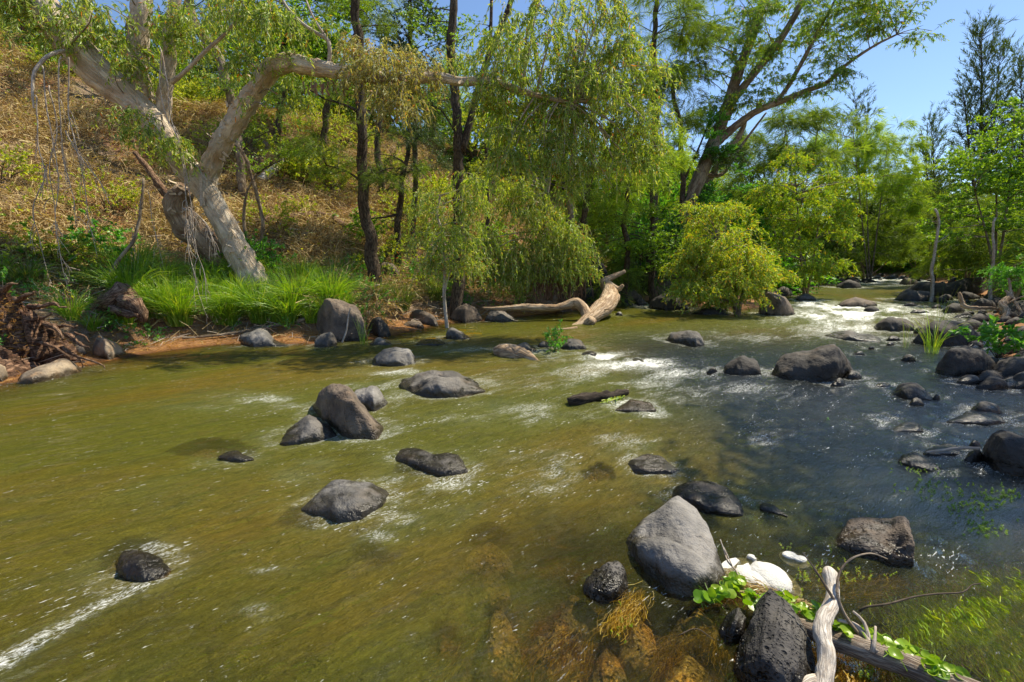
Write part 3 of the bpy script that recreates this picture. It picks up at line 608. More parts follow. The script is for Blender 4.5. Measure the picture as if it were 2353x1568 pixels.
for j in range(0, 400, 4):
    d = P-cl[j]; d2 = (d**2).sum(1); wg = 1/(d2+1.5)**3
    s_ = sl[j]+(d@tan[j]); t_ = d@np.array((tan[j][1], -tan[j][0]))
    sa = sa+wg*s_; ta = ta+wg*t_; wsum = wsum+wg
sa /= wsum; ta /= wsum
# foam: rapids, and sun glitter painted white (world places), given by what the photograph shows
FO = [  # px, py, rx(px), ry(px), amount
    (1990, 718, 190, 26, 1.25), (1870, 700, 60, 14, 1.1), (2060, 642, 140, 10, 1.25), (1950, 748, 170, 20, .9), (2150, 715, 110, 22, .7), (1900, 765, 160, 14, .45),
    (1450, 835, 120, 16, 1.0), (1380, 818, 60, 9, 1.0), (1560, 860, 90, 16, .85), (1340, 860, 90, 20, .75), (1500, 880, 120, 18, .6), (1600, 770, 180, 14, .38),
    (900, 855, 90, 8, .85), (1060, 802, 90, 9, .75), (830, 885, 50, 9, .7), (580, 915, 90, 14, .7), (480, 935, 90, 8, .5), (960, 870, 60, 8, .4), (1010, 775, 50, 7, .4), (1230, 812, 60, 9, .85),
    (1180, 935, 120, 18, .62), (1440, 925, 80, 14, .7), (1500, 950, 40, 12, .8), (1080, 960, 120, 16, .5), (940, 955, 40, 7, .4),
    (680, 1095, 42, 14, .85), (730, 1065, 35, 10, .75), (820, 1010, 90, 20, .5), (900, 1100, 80, 22, .5), (1040, 1110, 60, 16, .75), (1290, 1070, 70, 40, .5), (1240, 1120, 90, 26, .45), (1440, 1020, 90, 28, .6), (1500, 1080, 50, 26, .5),
    (920, 1190, 90, 26, .5), (860, 1230, 80, 20, .42), (1020, 1170, 90, 26, .38), (350, 1258, 42, 14, .8), (300, 1248, 26, 8, .5),
    (590, 1400, 60, 20, .42), (620, 1310, 60, 10, .42), (1052, 1358, 30, 10, .45), (1750, 1010, 70, 26, .5), (1800, 1000, 130, 40, .33), (1720, 890, 130, 24, .45), (1850, 910, 130, 24, .42), (2030, 960, 90, 26, .4), (2190, 960, 60, 16, .5),
    (1900, 1280, 50, 22, .5), (1840, 1260, 50, 16, .4), (2270, 1345, 70, 26, .4), (2160, 995, 60, 14, .3), (1480, 700, 30, 6, .8), (1040, 900, 60, 6, .5), (1200, 880, 420, 50, .34), (1350, 825, 240, 26, .42), (1200, 950, 260, 30, .36), (640, 930, 180, 16, .38), (1250, 1060, 300, 50, .30), (900, 1150, 260, 50, .28), (1550, 900, 160, 40, .36), (1750, 775, 260, 18, .4), (450, 1130, 300, 40, .16), (700, 1250, 400, 80, .14), (1000, 1300, 300, 90, .13)]
foam = .10+.07*fbm(np.c_[P*.6, np.zeros(len(P))], 3, 91); turb = np.zeros(len(P))
for (px, py, rx, ry, am) in FO:
    c0 = G(px, py)[:2]; ex = (G(px+rx, py)[:2]-G(px-rx, py)[:2])/2; ey = (G(px, py-ry)[:2]-G(px, py+ry)[:2])/2
    A = np.linalg.inv(np.c_[ex, ey]); q = (P-c0)@A.T; r2 = (q**2).sum(1); g = am*np.exp(-r2*.9)
    foam = np.maximum(foam, g*1.15); turb = np.maximum(turb, am*np.exp(-r2*.5))
fm = fbm(np.c_[sa*.9, ta*2.4, np.zeros(len(P))], 4, 93); foam = np.where(foam > .2, .2+(foam-.2)*np.clip(.72+1.5*fm, .05, 1.35), foam)
# the streak shed by the lowest left rock
pl = np.array([G(*p)[:2] for p in ((345, 1345), (290, 1362), (240, 1385), (170, 1425), (90, 1470), (0, 1520), (-60, 1560))])
ds = seg_d(P, pl); al = np.clip((P[:, 0]-pl[-1, 0])/(pl[0, 0]-pl[-1, 0]), 0, 1)
foam = np.maximum(foam, .95*np.exp(-(ds/(.02+.05*(1-al)))**2)*np.clip(.85+.9*fm, .3, 1.1)*(P[:, 0] < pl[0, 0]+.05)); turb = np.maximum(turb, .5*np.exp(-(ds/.12)**2))
speed = .4+.6*sstep(5, 2.0, np.abs(ta))
for (cxs, cys, dd, hm) in ROCKRING:         # broken water against every rock
    c0 = np.array((cxs.mean(), cys.mean())); rad = max(np.ptp(cxs), np.ptp(cys))/2+.4
    near = np.where(((P-c0)**2).sum(1) < (rad+.5)**2)[0]
    if len(near) == 0: continue
    st = max(1, len(cxs)//14); C = np.c_[cxs, cys][::st]; D_ = dd[::st]
    dist = np.min(np.hypot(P[near][:, None, 0]-C[None, :, 0], P[near][:, None, 1]-C[None, :, 1])-D_[None], axis=1)
    wid = .035+.012*np.hypot(*c0)**.8
    loc = .32+.5*turb[near]
    foam[near] = np.maximum(foam[near], loc*np.exp(-np.maximum(dist-.01, 0)**2/wid**2))
    turb[near] = np.maximum(turb[near], .45*np.exp(-np.maximum(dist, 0)**2/(2.5*wid)**2))
UVW = np.c_[sa, ta]
q = np.c_[sa*1.3, ta*3.4, np.zeros(len(P))]
z = fbm(q*.8, 3, 70)*.014 + fbm(q*2.3, 3, 71)*.008
q2 = np.c_[sa*3.0, ta*5.0, np.zeros(len(P))]
z = z + turb*(ridged(q2*.9, 3, 72)-.4)*.05 + turb*fbm(q2*2.6, 2, 73)*.02
z *= np.clip(.35+.65*sstep(.0, .8, np.minimum(dl, dr)[used]), 0, 1)
dist0 = np.hypot(P[:, 0], P[:, 1])
depth = -Hf(P)
for (V, T) in SUB:
    bvh = BVHTree.FromPolygons([tuple(v) for v in V], [tuple(map(int, f)) for f in T])
    mn = V.min(0); mx = V.max(0); ii = np.where((P[:, 0] > mn[0]) & (P[:, 0] < mx[0]) & (P[:, 1] > mn[1]) & (P[:, 1] < mx[1]))[0]
    for i in ii:
        h = bvh.ray_cast(Vector((P[i, 0], P[i, 1], .5)), Vector((0, 0, -1)))
        if h[0] is not None: depth[i] = min(depth[i], -h[0].z)
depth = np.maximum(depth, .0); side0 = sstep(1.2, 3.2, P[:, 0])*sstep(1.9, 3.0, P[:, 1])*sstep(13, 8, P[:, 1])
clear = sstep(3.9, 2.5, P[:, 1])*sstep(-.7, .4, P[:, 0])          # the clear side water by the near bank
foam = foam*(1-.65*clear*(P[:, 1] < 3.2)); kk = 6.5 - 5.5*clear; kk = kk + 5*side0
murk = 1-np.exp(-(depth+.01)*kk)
side = sstep(1.2, 3.2, P[:, 0])*sstep(1.9, 3.0, P[:, 1])*sstep(13, 8, P[:, 1])  # mask of the right reach whose tree shade is painted into the water
t = NT('river_water'); uv = t.co('UV'); c = t.co('Object')
am = t.n('ShaderNodeAttribute', attribute_name='murk'); af = t.n('ShaderNodeAttribute', attribute_name='foam'); at_ = t.n('ShaderNodeAttribute', attribute_name='turb')
fl = t.mapping(uv, (1, 3, 1))
w1 = t.noise(t.mapping(uv, (.16, .5, 1)), 1.0, 3, .5, .5)
w2 = t.noise(t.mapping(uv, (.8, 2.6, 1)), 1.6, 4, .6, .8)
col = t.mix(t.step(w1, .46, .68), (.122, .122, .010), (.165, .120, .009))
col = t.mix(t.math('MULTIPLY', t.step(w2, .45, .75), .5), col, (.075, .088, .020))
col = t.mix(t.math('MULTIPLY', at_.outputs['Fac'], .55), col, (.19, .22, .10))
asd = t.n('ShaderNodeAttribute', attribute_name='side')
col = t.mix(t.math('MULTIPLY', asd.outputs['Fac'], .92), col, (.008, .013, .015))  # shade and reflected sky blue put into the water colour here
b1 = t.noise(t.mapping(uv, (2.6, 9, 1)), 2.0, 5, .66, 1.6)
b2 = t.noise(t.mapping(uv, (9, 26, 1)), 1.6, 4, .62, 1.5)
b3 = t.noise(t.mapping(uv, (26, 60, 1)), 1.4, 3, .6, .8)
hh = t.math('ADD', t.math('MULTIPLY', b1, .9), t.math('MULTIPLY', b2, .5)); hh = t.math('ADD', hh, t.math('MULTIPLY', b3, .16))
bs = t.n('ShaderNodeBump'); t.l(hh, bs.inputs['Height']); bs.inputs['Distance'].default_value = .07
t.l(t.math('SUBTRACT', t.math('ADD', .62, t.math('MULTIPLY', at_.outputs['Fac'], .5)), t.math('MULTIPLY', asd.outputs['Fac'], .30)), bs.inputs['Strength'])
nb = bs.outputs[0]
tr = t.n('ShaderNodeBsdfTransparent'); tr.inputs[0].default_value = (.97, .88, .58, 1)
w3 = t.noise(t.mapping(uv, (3.5, 13, 1)), 1.5, 5, .65, 1.0)
col = t.mix(.6, col, t.mix(t.step(w3, .3, .7), (.7, .74, .74), (1.32, 1.25, 1.25)), 'MULTIPLY')
df = t.n('ShaderNodeBsdfDiffuse'); t.l(col, df.inputs[0])
bd = t.n('ShaderNodeBump'); t.l(hh, bd.inputs['Height']); bd.inputs['Distance'].default_value = .07; bd.inputs['Strength'].default_value = .9; t.l(bd.outputs[0], df.inputs['Normal'])
under = t.mixsh(am.outputs['Fac'], tr.outputs[0], df.outputs[0])
gl = t.n('ShaderNodeBsdfGlossy'); gl.inputs['Roughness'].default_value = .04; t.l(nb, gl.inputs['Normal'])
fr = t.n('ShaderNodeFresnel'); t.l(t.math('ADD', 1.42, t.math('MULTIPLY', asd.outputs['Fac'], .9)), fr.inputs[0]); t.l(nb, fr.inputs['Normal'])  # mirror strength raised over the painted shade to bring out sky blue
surf = t.mixsh(fr.outputs[0], under, gl.outputs[0])
f1 = t.noise(t.mapping(uv, (7, 26, 1)), 1.5, 6, .75, 1.5); f2 = t.noise(t.mapping(uv, (24, 60, 1)), 1.6, 4, .7, .8)
f3 = t.noise(t.mapping(uv, (1.2, 4.2, 1)), 1.3, 4, .6, 1.2); f4 = t.noise(t.mapping(uv, (3.2, 9, 1)), 1.3, 3, .6, 1.5)
fn = t.math('ADD', t.math('MULTIPLY', f1, .5), t.math('MULTIPLY', f2, .5))
fn = t.math('ADD', fn, t.math('MULTIPLY', t.math('SUBTRACT', f3, .5), .35)); fn = t.math('ADD', fn, t.math('MULTIPLY', t.math('SUBTRACT', f4, .5), .25))
thr = t.math('SUBTRACT', .69, t.math('MULTIPLY', af.outputs['Fac'], .235))
ff = t.math('MULTIPLY', t.math('SUBTRACT', fn, thr), 9.0, clamp=True)
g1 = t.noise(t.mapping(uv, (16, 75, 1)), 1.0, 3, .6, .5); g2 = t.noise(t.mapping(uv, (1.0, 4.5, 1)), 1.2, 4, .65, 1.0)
glint = t.math('MULTIPLY', t.math('SUBTRACT', t.math('ADD', g1, t.math('MULTIPLY', t.math('SUBTRACT', g2, .5), .5)), t.math('SUBTRACT', .70, t.math('MULTIPLY', at_.outputs['Fac'], .06))), 14.0, clamp=True)  # thin white dashes painted in as sun glints on the ripples
n5 = t.noise(t.mapping(uv, (1.9, 5.2, 1)), 1.6, 4, .62, 2.2); n6 = t.noise(t.mapping(uv, (4.5, 13, 1)), 1.6, 3, .6, 1.6)
def lace(n, lo): return t.step(t.math('SUBTRACT', 1.0, t.math('ABSOLUTE', t.math('SUBTRACT', t.math('MULTIPLY', n, 2.0), 1.0))), lo, .995)
lc = t.math('MAXIMUM', lace(n5, .93), lace(n6, .90)); lc = t.math('MULTIPLY', lc, t.step(f2, .42, .60)); lc = t.math('MULTIPLY', lc, t.step(t.math('ADD', af.outputs['Fac'], t.math('SUBTRACT', f3, .5)), .27, .6))
ff = t.math('MAXIMUM', ff, t.math('MAXIMUM', glint, t.math('MULTIPLY', lc, .72)))  # painted glints share the white of the real foam
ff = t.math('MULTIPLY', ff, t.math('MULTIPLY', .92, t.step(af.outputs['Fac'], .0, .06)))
fd = t.n('ShaderNodeBsdfDiffuse'); fd.inputs[0].default_value = (.86, .88, .84, 1); t.l(t.bump(fn, .8, .04), fd.inputs['Normal'])
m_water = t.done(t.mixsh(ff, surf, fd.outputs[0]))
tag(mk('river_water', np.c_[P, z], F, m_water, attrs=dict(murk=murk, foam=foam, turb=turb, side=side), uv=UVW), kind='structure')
# ------------------------------------------------------------------ wood and leaves
def catmull(P, R, step):
    P = np.asarray(P, float); R = np.asarray(R, float)
    if len(P) == 2: P = np.vstack([P[0], (P[0]+P[1])/2, P[1]]); R = np.array((R[0], (R[0]+R[1])/2, R[1]))
    E = np.vstack([2*P[0]-P[1], P, 2*P[-1]-P[-2]]); ER = np.r_[R[0], R, R[-1]]
    out = []; ro = []
    for i in range(1, len(E)-2):
        n = max(2, int(np.linalg.norm(E[i+1]-E[i])/step)); tt = np.linspace(0, 1, n, endpoint=False)[:, None]
        a, b, c, d = E[i-1], E[i], E[i+1], E[i+2]
        out.append(.5*((2*b)+(c-a)*tt+(2*a-5*b+4*c-d)*tt**2+(3*b-a-3*c+d)*tt**3)); ro.append(ER[i]+(ER[i+1]-ER[i])*tt[:, 0])
    return np.vstack(out+[P[-1:]]), np.concatenate(ro+[R[-1:]])
def tube(P, R, sides=10, amp=.06, seed=0, step=None, wob=0.0, groove=.35, nscale=1.6):
    R = np.asarray(R, float) if np.ndim(R) else np.full(len(P), R)
    step = step or max(.03, float(np.mean(R))*1.0)
    C, r = catmull(P, R, step)
    if wob: C[1:-1] += np.c_[fbm(C*.9+seed, 3, seed), fbm(C*.9+seed, 3, seed+1), fbm(C*.9+seed, 3, seed+2)][1:-1]*wob
    T = np.gradient(C, axis=0); T /= np.maximum(np.linalg.norm(T, axis=1), 1e-9)[:, None]
    up = np.array((0.31, .2, .93)) if abs(T[0][2]) < .9 else np.array((1., .1, 0)); N = np.zeros_like(C)
    n = np.cross(T[0], up); n /= np.linalg.norm(n)
    for i in range(len(C)):
        n = n-T[i]*(n@T[i]); n /= max(np.linalg.norm(n), 1e-9); N[i] = n
    B = np.cross(T, N); a = np.linspace(0, 2*math.pi, sides, endpoint=False)
    dirs = N[:, None]*np.cos(a)[None, :, None]+B[:, None]*np.sin(a)[None, :, None]
    L = np.r_[0, np.cumsum(np.linalg.norm(np.diff(C, axis=0), axis=1))]
    rr = r[:, None]*np.ones((1, sides))
    base = (dirs*rr[..., None]+C[:, None]).reshape(-1, 3)
    if amp:
        k = nscale/np.maximum(np.mean(r), .03)
        rr = rr*(1+amp*(fbm(base*k*.6, 3, seed)*1.6+ridged(np.c_[base[:, :2]*k*1.4, base[:, 2]*k*groove], 2, seed+4)-.4).reshape(rr.shape))
    V = (dirs*rr[..., None]+C[:, None]).reshape(-1, 3); m = len(C)
    idx = np.arange(m*sides).reshape(m, sides); nx_ = np.roll(idx, -1, 1)
    F = np.c_[idx[:-1].ravel(), nx_[:-1].ravel(), nx_[1:].ravel(), idx[1:].ravel()]
    UV = np.c_[np.tile(np.abs(np.linspace(-1, 1, sides, endpoint=False)), m)*math.pi*float(np.mean(r)), np.repeat(L, sides)]
    nV = len(V); V = np.vstack([V, C[0], C[-1]]); UV = np.vstack([UV, UV[0], UV[nV-1]])
    cap = [(nx_[0, j], idx[0, j], nV, nV) for j in range(0, sides)]; cap += [(idx[-1, j], nx_[-1, j], nV+1, nV+1) for j in range(sides)]
    cap = np.array(cap); cap[:, 3] = cap[:, 2]
    # caps as thin quads ending in the centre
    V = np.vstack([V, V[nV]+1e-4, V[nV+1]+1e-4]); UV = np.vstack([UV, UV[nV], UV[nV+1]]); cap[:sides, 3] = nV+2; cap[sides:, 3] = nV+3
    return V, np.vstack([F, cap]), UV
def pts(L):                                 # (px, py, Y, radius) list -> points, radii
    return np.array([at(a, b, c) for a, b, c, _ in L]), np.array([q[3] for q in L])
def unit(v): return v/np.maximum(np.linalg.norm(v, axis=-1, keepdims=True), 1e-9)
def leaves(P, D, L, W, rng):
    n = len(P); s = unit(np.cross(D, rng.normal(size=(n, 3)))); up = np.cross(s, D)
    L = np.broadcast_to(L, n)[:, None]; W = np.broadcast_to(W, n)[:, None]
    V = np.stack([P, P+D*L*.42+s*W+up*L*.05, P+D*L+up*L*(-.06), P+D*L*.42-s*W+up*L*.05], 1).reshape(-1, 3)
    return V, np.arange(4*n).reshape(n, 4)
def strips(A, w, rng):                      # A (n, k, 3) polylines -> ribbons
    n, k, _ = A.shape; T = unit(np.gradient(A, axis=1)); s = unit(np.cross(T, rng.normal(size=(n, 1, 3))))
    w = np.broadcast_to(w, (n, k))[..., None] if np.ndim(w) else w
    V = np.stack([A-s*w, A+s*w], 2).reshape(-1, 3); i = (np.arange(n)[:, None]*k*2+np.arange(k-1)[None]*2).ravel()
    return V, np.c_[i, i+1, i+3, i+2]
STY = dict(  # length of spray, droop, leaves, leaf length, half width, down, rand, outward rise, twig width
    weep=dict(L=.62, droop=1.0, nl=20, ll=.095, lw=.010, down=.6, rnd=.62, rise=.35, tw=.003),
    gum=dict(L=.7, droop=.5, nl=20, ll=.11, lw=.0095, down=.8, rnd=.6, rise=.3, tw=.005),
    oak=dict(L=.6, droop=.55, nl=26, ll=.22, lw=.0042, down=.15, rnd=.33, rise=.55, tw=.005),
    broad=dict(L=.45, droop=.25, nl=22, ll=.06, lw=.017, down=.15, rnd=1.0, rise=.5, tw=.004),
    bush=dict(L=.6, droop=.75, nl=24, ll=.09, lw=.0095, down=.45, rnd=.7, rise=.7, tw=.003),
    scrub=dict(L=.4, droop=.15, nl=20, ll=.045, lw=.013, down=0, rnd=1.0, rise=.7, tw=.003),
)
def sprays(Sx, D0, st, rng, sc=1.0, nl=None, fl=1.0):
    n = len(Sx); nl = nl or st['nl']; L = st['L']*sc*rng.uniform(.35, 1.5, n)
    def pos(tt):                           # tt (n, m)
        return Sx[:, None]+D0[:, None]*(L[:, None]*tt*(1-.35*st['droop']*tt))[..., None]+np.array((0, 0, -1.))*(L[:, None]*st['droop']*tt**2*.75)[..., None]
    tt = rng.uniform(.12, 1, (n, nl))**.8; Pp = pos(tt); Tn = unit(pos(np.minimum(tt+.05, 1.05))-Pp)
    Dd = unit(Tn*(1-st['down']*.5)+np.array((0, 0, -1.))*st['down']+rng.normal(size=Tn.shape)*st['rnd'])
    Pl = Pp.reshape(-1, 3); Dl = Dd.reshape(-1, 3); m = len(Pl)
    lv = leaves(Pl, Dl, st['ll']*fl*rng.uniform(.6, 1.25, m), st['lw']*fl*rng.uniform(.7, 1.3, m), rng)
    tw = strips(pos(np.tile(np.linspace(0, 1, 4), (n, 1))), st['tw']*fl*.8, rng)
    return lv, tw
def crown(tree, blobs, style, leafm, twigm, limbpts=None, seed=0, sc=1.0, fl=1.0, ncl=None, nl=None, dens=1.0, flat=False, inner=.25, name='foliage', limbs=True, twigs=True):
    """blobs: (px, py, rx, ry, Y, n sprays[, depth radius])"""
    rng = np.random.default_rng(seed+99); st = STY[style]; SP = []; DD = []; CC = []
    for b in blobs:
        px, py, rx, ry, Y, n = b[:6]; c = at(px, py, Y); m = Y/FOC; ax = np.array((rx*m, (b[6] if len(b) > 6 else (rx+ry)*.45*m), ry*m))
        n = int(n*dens*.84); k = ncl or max(3, n//20); u = unit(rng.normal(size=(k, 3)))*rng.uniform(inner, 1, (k, 1))**.6
        cc = c+u*ax; cr = (ax.mean()*.24+.1)*rng.uniform(.45, 1.4, k); wgt = rng.uniform(.3, 1.4, k)**1.5; wgt /= wgt.sum()
        which = rng.choice(k, n, p=wgt); v = unit(rng.normal(size=(n, 3)))*(rng.uniform(0, 1, (n, 1))**.5)
        SP.append(cc[which]+v*cr[which][:, None]*np.array((1, 1, .75)))
        dd = unit((cc[which]-c)/ax*.6+v*.9+rng.normal(size=(n, 3))*.4); dd[:, 2] = np.abs(dd[:, 2])*.3+st['rise']*rng.uniform(0, 1, n); DD.append(unit(dd))
        CC += [(q, c) for q in cc]
    SP = np.vstack(SP); DD = np.vstack(DD)
    lv, tw = sprays(SP, DD, st, rng, sc, nl, fl)
    mk(name, lv[0], lv[1], leafm, tree, smooth=False, kind='stuff')
    a = Acc()
    if twigs: a.add(tw)
    if limbs and limbpts is not None and len(limbpts):
        LP = np.asarray(limbpts)
        for q, c in CC:
            d2 = ((LP-q)**2).sum(1)+ 2.0*np.maximum(LP[:, 2]-q[2]+.2, 0)**2; s = LP[np.argmin(d2)]
            L = np.linalg.norm(q-s)
            if L < .15 or L > 3.2: continue
            mid = (s+q)/2+np.array((0, 0, .10*L))+rng.normal(size=3)*.06*L
            r0 = min(.012+.010*L, .06)
            a.add(tube([s, mid, q], [r0, r0*.6, .006*fl], sides=4, amp=0, step=max(.25, L/6), wob=.05*L, seed=int(rng.integers(1000))))
            LPn = mid
    a.build('twigs', twigm, tree, kind='stuff')
    return SP
def limb(tree, L, mat, sides=12, amp=.10, seed=0, name='trunk', wob=0, step=None, groove=.35):
    P, R = pts(L); v = tube(P, R, sides, amp, seed, wob=wob, step=step, groove=groove)
    mk(name, v[0], v[1], mat, tree, uv=v[2]); C, _ = catmull(P, R, .25); return C
def tree(name, px, py, Y, label, cat='tree', group=None):
    p = at(px, py, Y); e = empty(name, (p[0], p[1], H1(p[0], p[1])), label, cat, group); return e
def root_z(L):                              # lead a trunk down into the ground
    a = L[0]; p = at(a[0], a[1], a[2]); g = H1(p[0], p[1])
    return L
# ------------------------------------------------------------------ the leaning paperbark on the left bank
T = tree('paperbark_tree', 590, 665, 12, 'huge leaning paperbark with cream peeling bark and a long limb reaching over the river', 'paperbark')
pb = MB['paper']; LP = []
LP.append(limb(T, [(612, 700, 12.1, .42), (590, 655, 12, .36), (548, 580, 11.9, .31), (510, 505, 11.8, .28), (472, 440, 11.7, .28), (430, 385, 11.6, .28), (380, 320, 11.5, .28), (335, 262, 11.4, .30), (270, 205, 11.3, .33), (205, 150, 11.1, .34), (150, 80, 11, .33), (95, 5, 10.9, .30), (40, -90, 10.8, .26)], pb, 26, .12, 1, step=.11, groove=.9))
LP.append(limb(T, [(600, 690, 12.4, .34), (545, 630, 12.35, .32), (480, 560, 12.2, .36), (430, 515, 12.1, .34), (408, 470, 12.0, .33), (425, 432, 11.9, .2)], MB['shadepaper'], 22, .2, 2, step=.11, groove=1.1))
LP.append(limb(T, [(490, 472, 11.85, .16), (478, 425, 11.8, .2), (484, 385, 11.72, .216), (505, 340, 11.6, 0.216), (548, 268, 11.4, 0.216), (590, 205, 11.2, 0.200), (622, 160, 11.0, 0.200), (660, 145, 10.8, 0.192), (705, 152, 10.7, 0.176), (760, 162, 10.6, 0.152), (825, 172, 10.6, 0.136), (900, 182, 10.6, 0.120), (960, 180, 10.6, 0.104), (1010, 178, 10.6, 0.100), (1060, 188, 10.7, 0.100), (1130, 187, 10.8, 0.084), (1200, 210, 10.9, 0.068), (1260, 226, 11, 0.052), (1310, 236, 11.1, 0.040)], pb, 22, .15, 3, name='limb', step=.09, groove=.9))
LP.append(limb(T, [(345, 290, 11.5, 0.224), (322, 215, 11.5, 0.232), (316, 140, 11.5, 0.216), (322, 60, 11.5, 0.208), (332, -60, 11.5, 0.176)], pb, 20, .14, 4, name='limb', step=.1, groove=.8))
LP.append(limb(T, [(362, 300, 11.6, 0.160), (378, 230, 11.6, 0.160), (388, 150, 11.6, 0.136), (392, 70, 11.6, 0.136), (412, -50, 11.6, 0.104)], pb, 16, .16, 5, name='limb', step=.1, groove=.8))
LP.append(limb(T, [(208, 165, 11.2, 0.136), (190, 110, 11.2, 0.144), (192, 40, 11.2, 0.136), (200, -60, 11.2, 0.104)], pb, 16, .14, 6, name='limb', step=.1))
LP.append(limb(T, [(195, 120, 11.0, 0.040), (150, 80, 10.8, 0.048), (105, 30, 10.7, 0.048), (75, -20, 10.6, 0.040)], MB['pale'], 8, .08, 7, name='branch'))
LP.append(limb(T, [(395, 190, 11.2, 0.056), (425, 165, 11, 0.044), (470, 120, 10.9, 0.040), (520, 75, 10.8, 0.036), (565, 20, 10.8, 0.028), (590, -40, 10.8, 0.024)], MB['pale'], 8, .06, 8, name='branch'))
LP.append(limb(T, [(755, 150, 10.6, 0.048), (758, 120, 10.6, 0.044), (752, 92, 10.6, 0.040), (725, 75, 10.6, 0.040), (690, 50, 10.5, 0.032), (655, 10, 10.5, 0.024), (640, -30, 10.5, 0.024)], MB['pale'], 8, .1, 9, name='branch'))
LP.append(limb(T, [(757, 95, 10.6, 0.032), (735, 65, 10.7, 0.028), (715, 30, 10.7, 0.024), (700, -10, 10.8, 0.016)], MB['pale'], 6, .1, 10, name='branch'))
LP.append(limb(T, [(465, 475, 11.4, 0.056), (463, 430, 11.35, 0.048), (460, 400, 11.3, 0.044), (438, 370, 11.3, 0.032)], MB['pale'], 8, .1, 11, name='branch'))
LP.append(limb(T, [(400, 470, 12.0, 0.104), (370, 430, 11.9, 0.096), (345, 395, 11.9, 0.072), (310, 350, 11.9, 0.056)], MB['rot'], 10, .3, 12, name='branch'))
LP.append(limb(T, [(185, 130, 10.9, 0.040), (150, 118, 10.6, 0.040), (110, 130, 10.3, 0.036), (80, 165, 10.1, 0.032), (75, 215, 10, 0.024), (78, 250, 10, 0.016)], MB['pale'], 8, .1, 13, name='branch'))
LPa = np.vstack(LP)
# flakes of peeling bark
rng = np.random.default_rng(7); fl = Acc()
for Cc, rr, n in ((LP[0], .33, 190), (LP[2][:14], .25, 150), (LP[1], .36, 70), (LP[3], .27, 60), (LP[2][14:], .12, 50)):
    for _ in range(n):
        c = Cc[rng.integers(len(Cc))]; a = unit(rng.normal(size=3)); a[1] = -abs(a[1]); a = unit(a)
        p = c+a*rr*rng.uniform(.92, 1.12); s = rng.uniform(.03, .10); u = unit(np.cross(a, rng.normal(size=3))); v = np.cross(a, u)
        q = [p-u*s*.3, p+u*s*.3, p+u*s*.35+v*s+a*s*.35, p-u*s*.25+v*s*1.1+a*s*.45, p+v*s*1.5-u*s*.1+a*s*.9, p+v*s*1.4+u*s*.2+a*s*.8]
        fl.add((np.array(q), np.array([(0, 1, 2, 3), (3, 2, 5, 4)])))
fl.build('bark_flakes', pb, T, kind='stuff')
# ragged strips under the long limb
rg = Acc()
for _ in range(26):
    px = rng.uniform(690, 800); p = at(px, 190+rng.uniform(-6, 6), 10.55); n = 4; L = rng.uniform(.06, .28)
    A = np.array([[p+np.array((rng.normal()*.01, rng.normal()*.02, -L*i/3)) for i in range(n)]]); rg.add(strips(A, rng.uniform(.012, .03), rng))
rg.build('hanging_bark', MB['rot'], T, kind='stuff')
W = ML['weep']
crown(T, [(240, 40, 190, 70, 10.8, 210, 1.0), (300, 190, 50, 60, 10.7, 60, .4), (325, 290, 35, 50, 10.5, 70, .3), (390, 345, 38, 36, 10.5, 70, .3), (620, 60, 110, 80, 10.5, 230, .7), (620, 190, 50, 80, 10.4, 60, .4), (470, 40, 110, 70, 11.2, 200, .8), (90, 60, 90, 60, 11, 120, .6)],
      'weep', W, MB['twig'], LPa, seed=1, fl=1.25)
crown(T, [(905, 165, 85, 60, 10.4, 230, .6), (945, 240, 60, 70, 10.4, 120, .5), (890, 110, 60, 50, 10.6, 90, .4)], 'weep', ML['dry'], MB['pale'], LPa, seed=2, fl=1.1, name='foliage')
crown(T, [(1240, 150, 160, 100, 10.9, 520, 1.4), (1390, 230, 130, 100, 11.2, 430, 1.4), (1160, 290, 40, 100, 11.0, 130, .6), (1230, 320, 36, 110, 11.0, 130, .6), (1310, 380, 36, 110, 11.2, 150, .6), (1385, 380, 34, 90, 11.3, 120, .6), (1460, 330, 34, 80, 11.4, 110, .5), (1450, 140, 70, 80, 11.4, 150, .8), (1300, 30, 130, 60, 11.3, 240, 1.0), (1500, 190, 34, 70, 11.6, 60, .5)],
      'weep', ML['weep'], MB['pale'], LPa, seed=3, fl=1.2)
def spray_proto(lm, tm, seed, n=13, fl=1.15):
    rng = np.random.default_rng(seed); p = rng.normal(size=(n, 3))*(.16, .16, .10); d = unit(rng.normal(size=(n, 3))*(1, 1, .3)+(0, 0, .3)); lv, tw = sprays(p, d, STY['weep'], rng, 1.0, 20, fl)
    me = bpy.data.meshes.new('hanging_spray'); V = np.vstack([lv[0], tw[0]]); F = np.vstack([lv[1], tw[1]+len(lv[0])]); me = meshdata('hanging_spray', V, F, lm, False)
    me.materials.append(tm); mi = np.zeros(len(F), np.int32); mi[len(lv[1]):] = 1; me.polygons.foreach_set('material_index', mi); return me
SPR = [spray_proto(ML['weep'], MB['pale'], i, fl=1.1+.1*i) for i in range(4)]; SPD = [spray_proto(ML['dry'], MB['pale'], 9+i) for i in range(2)]
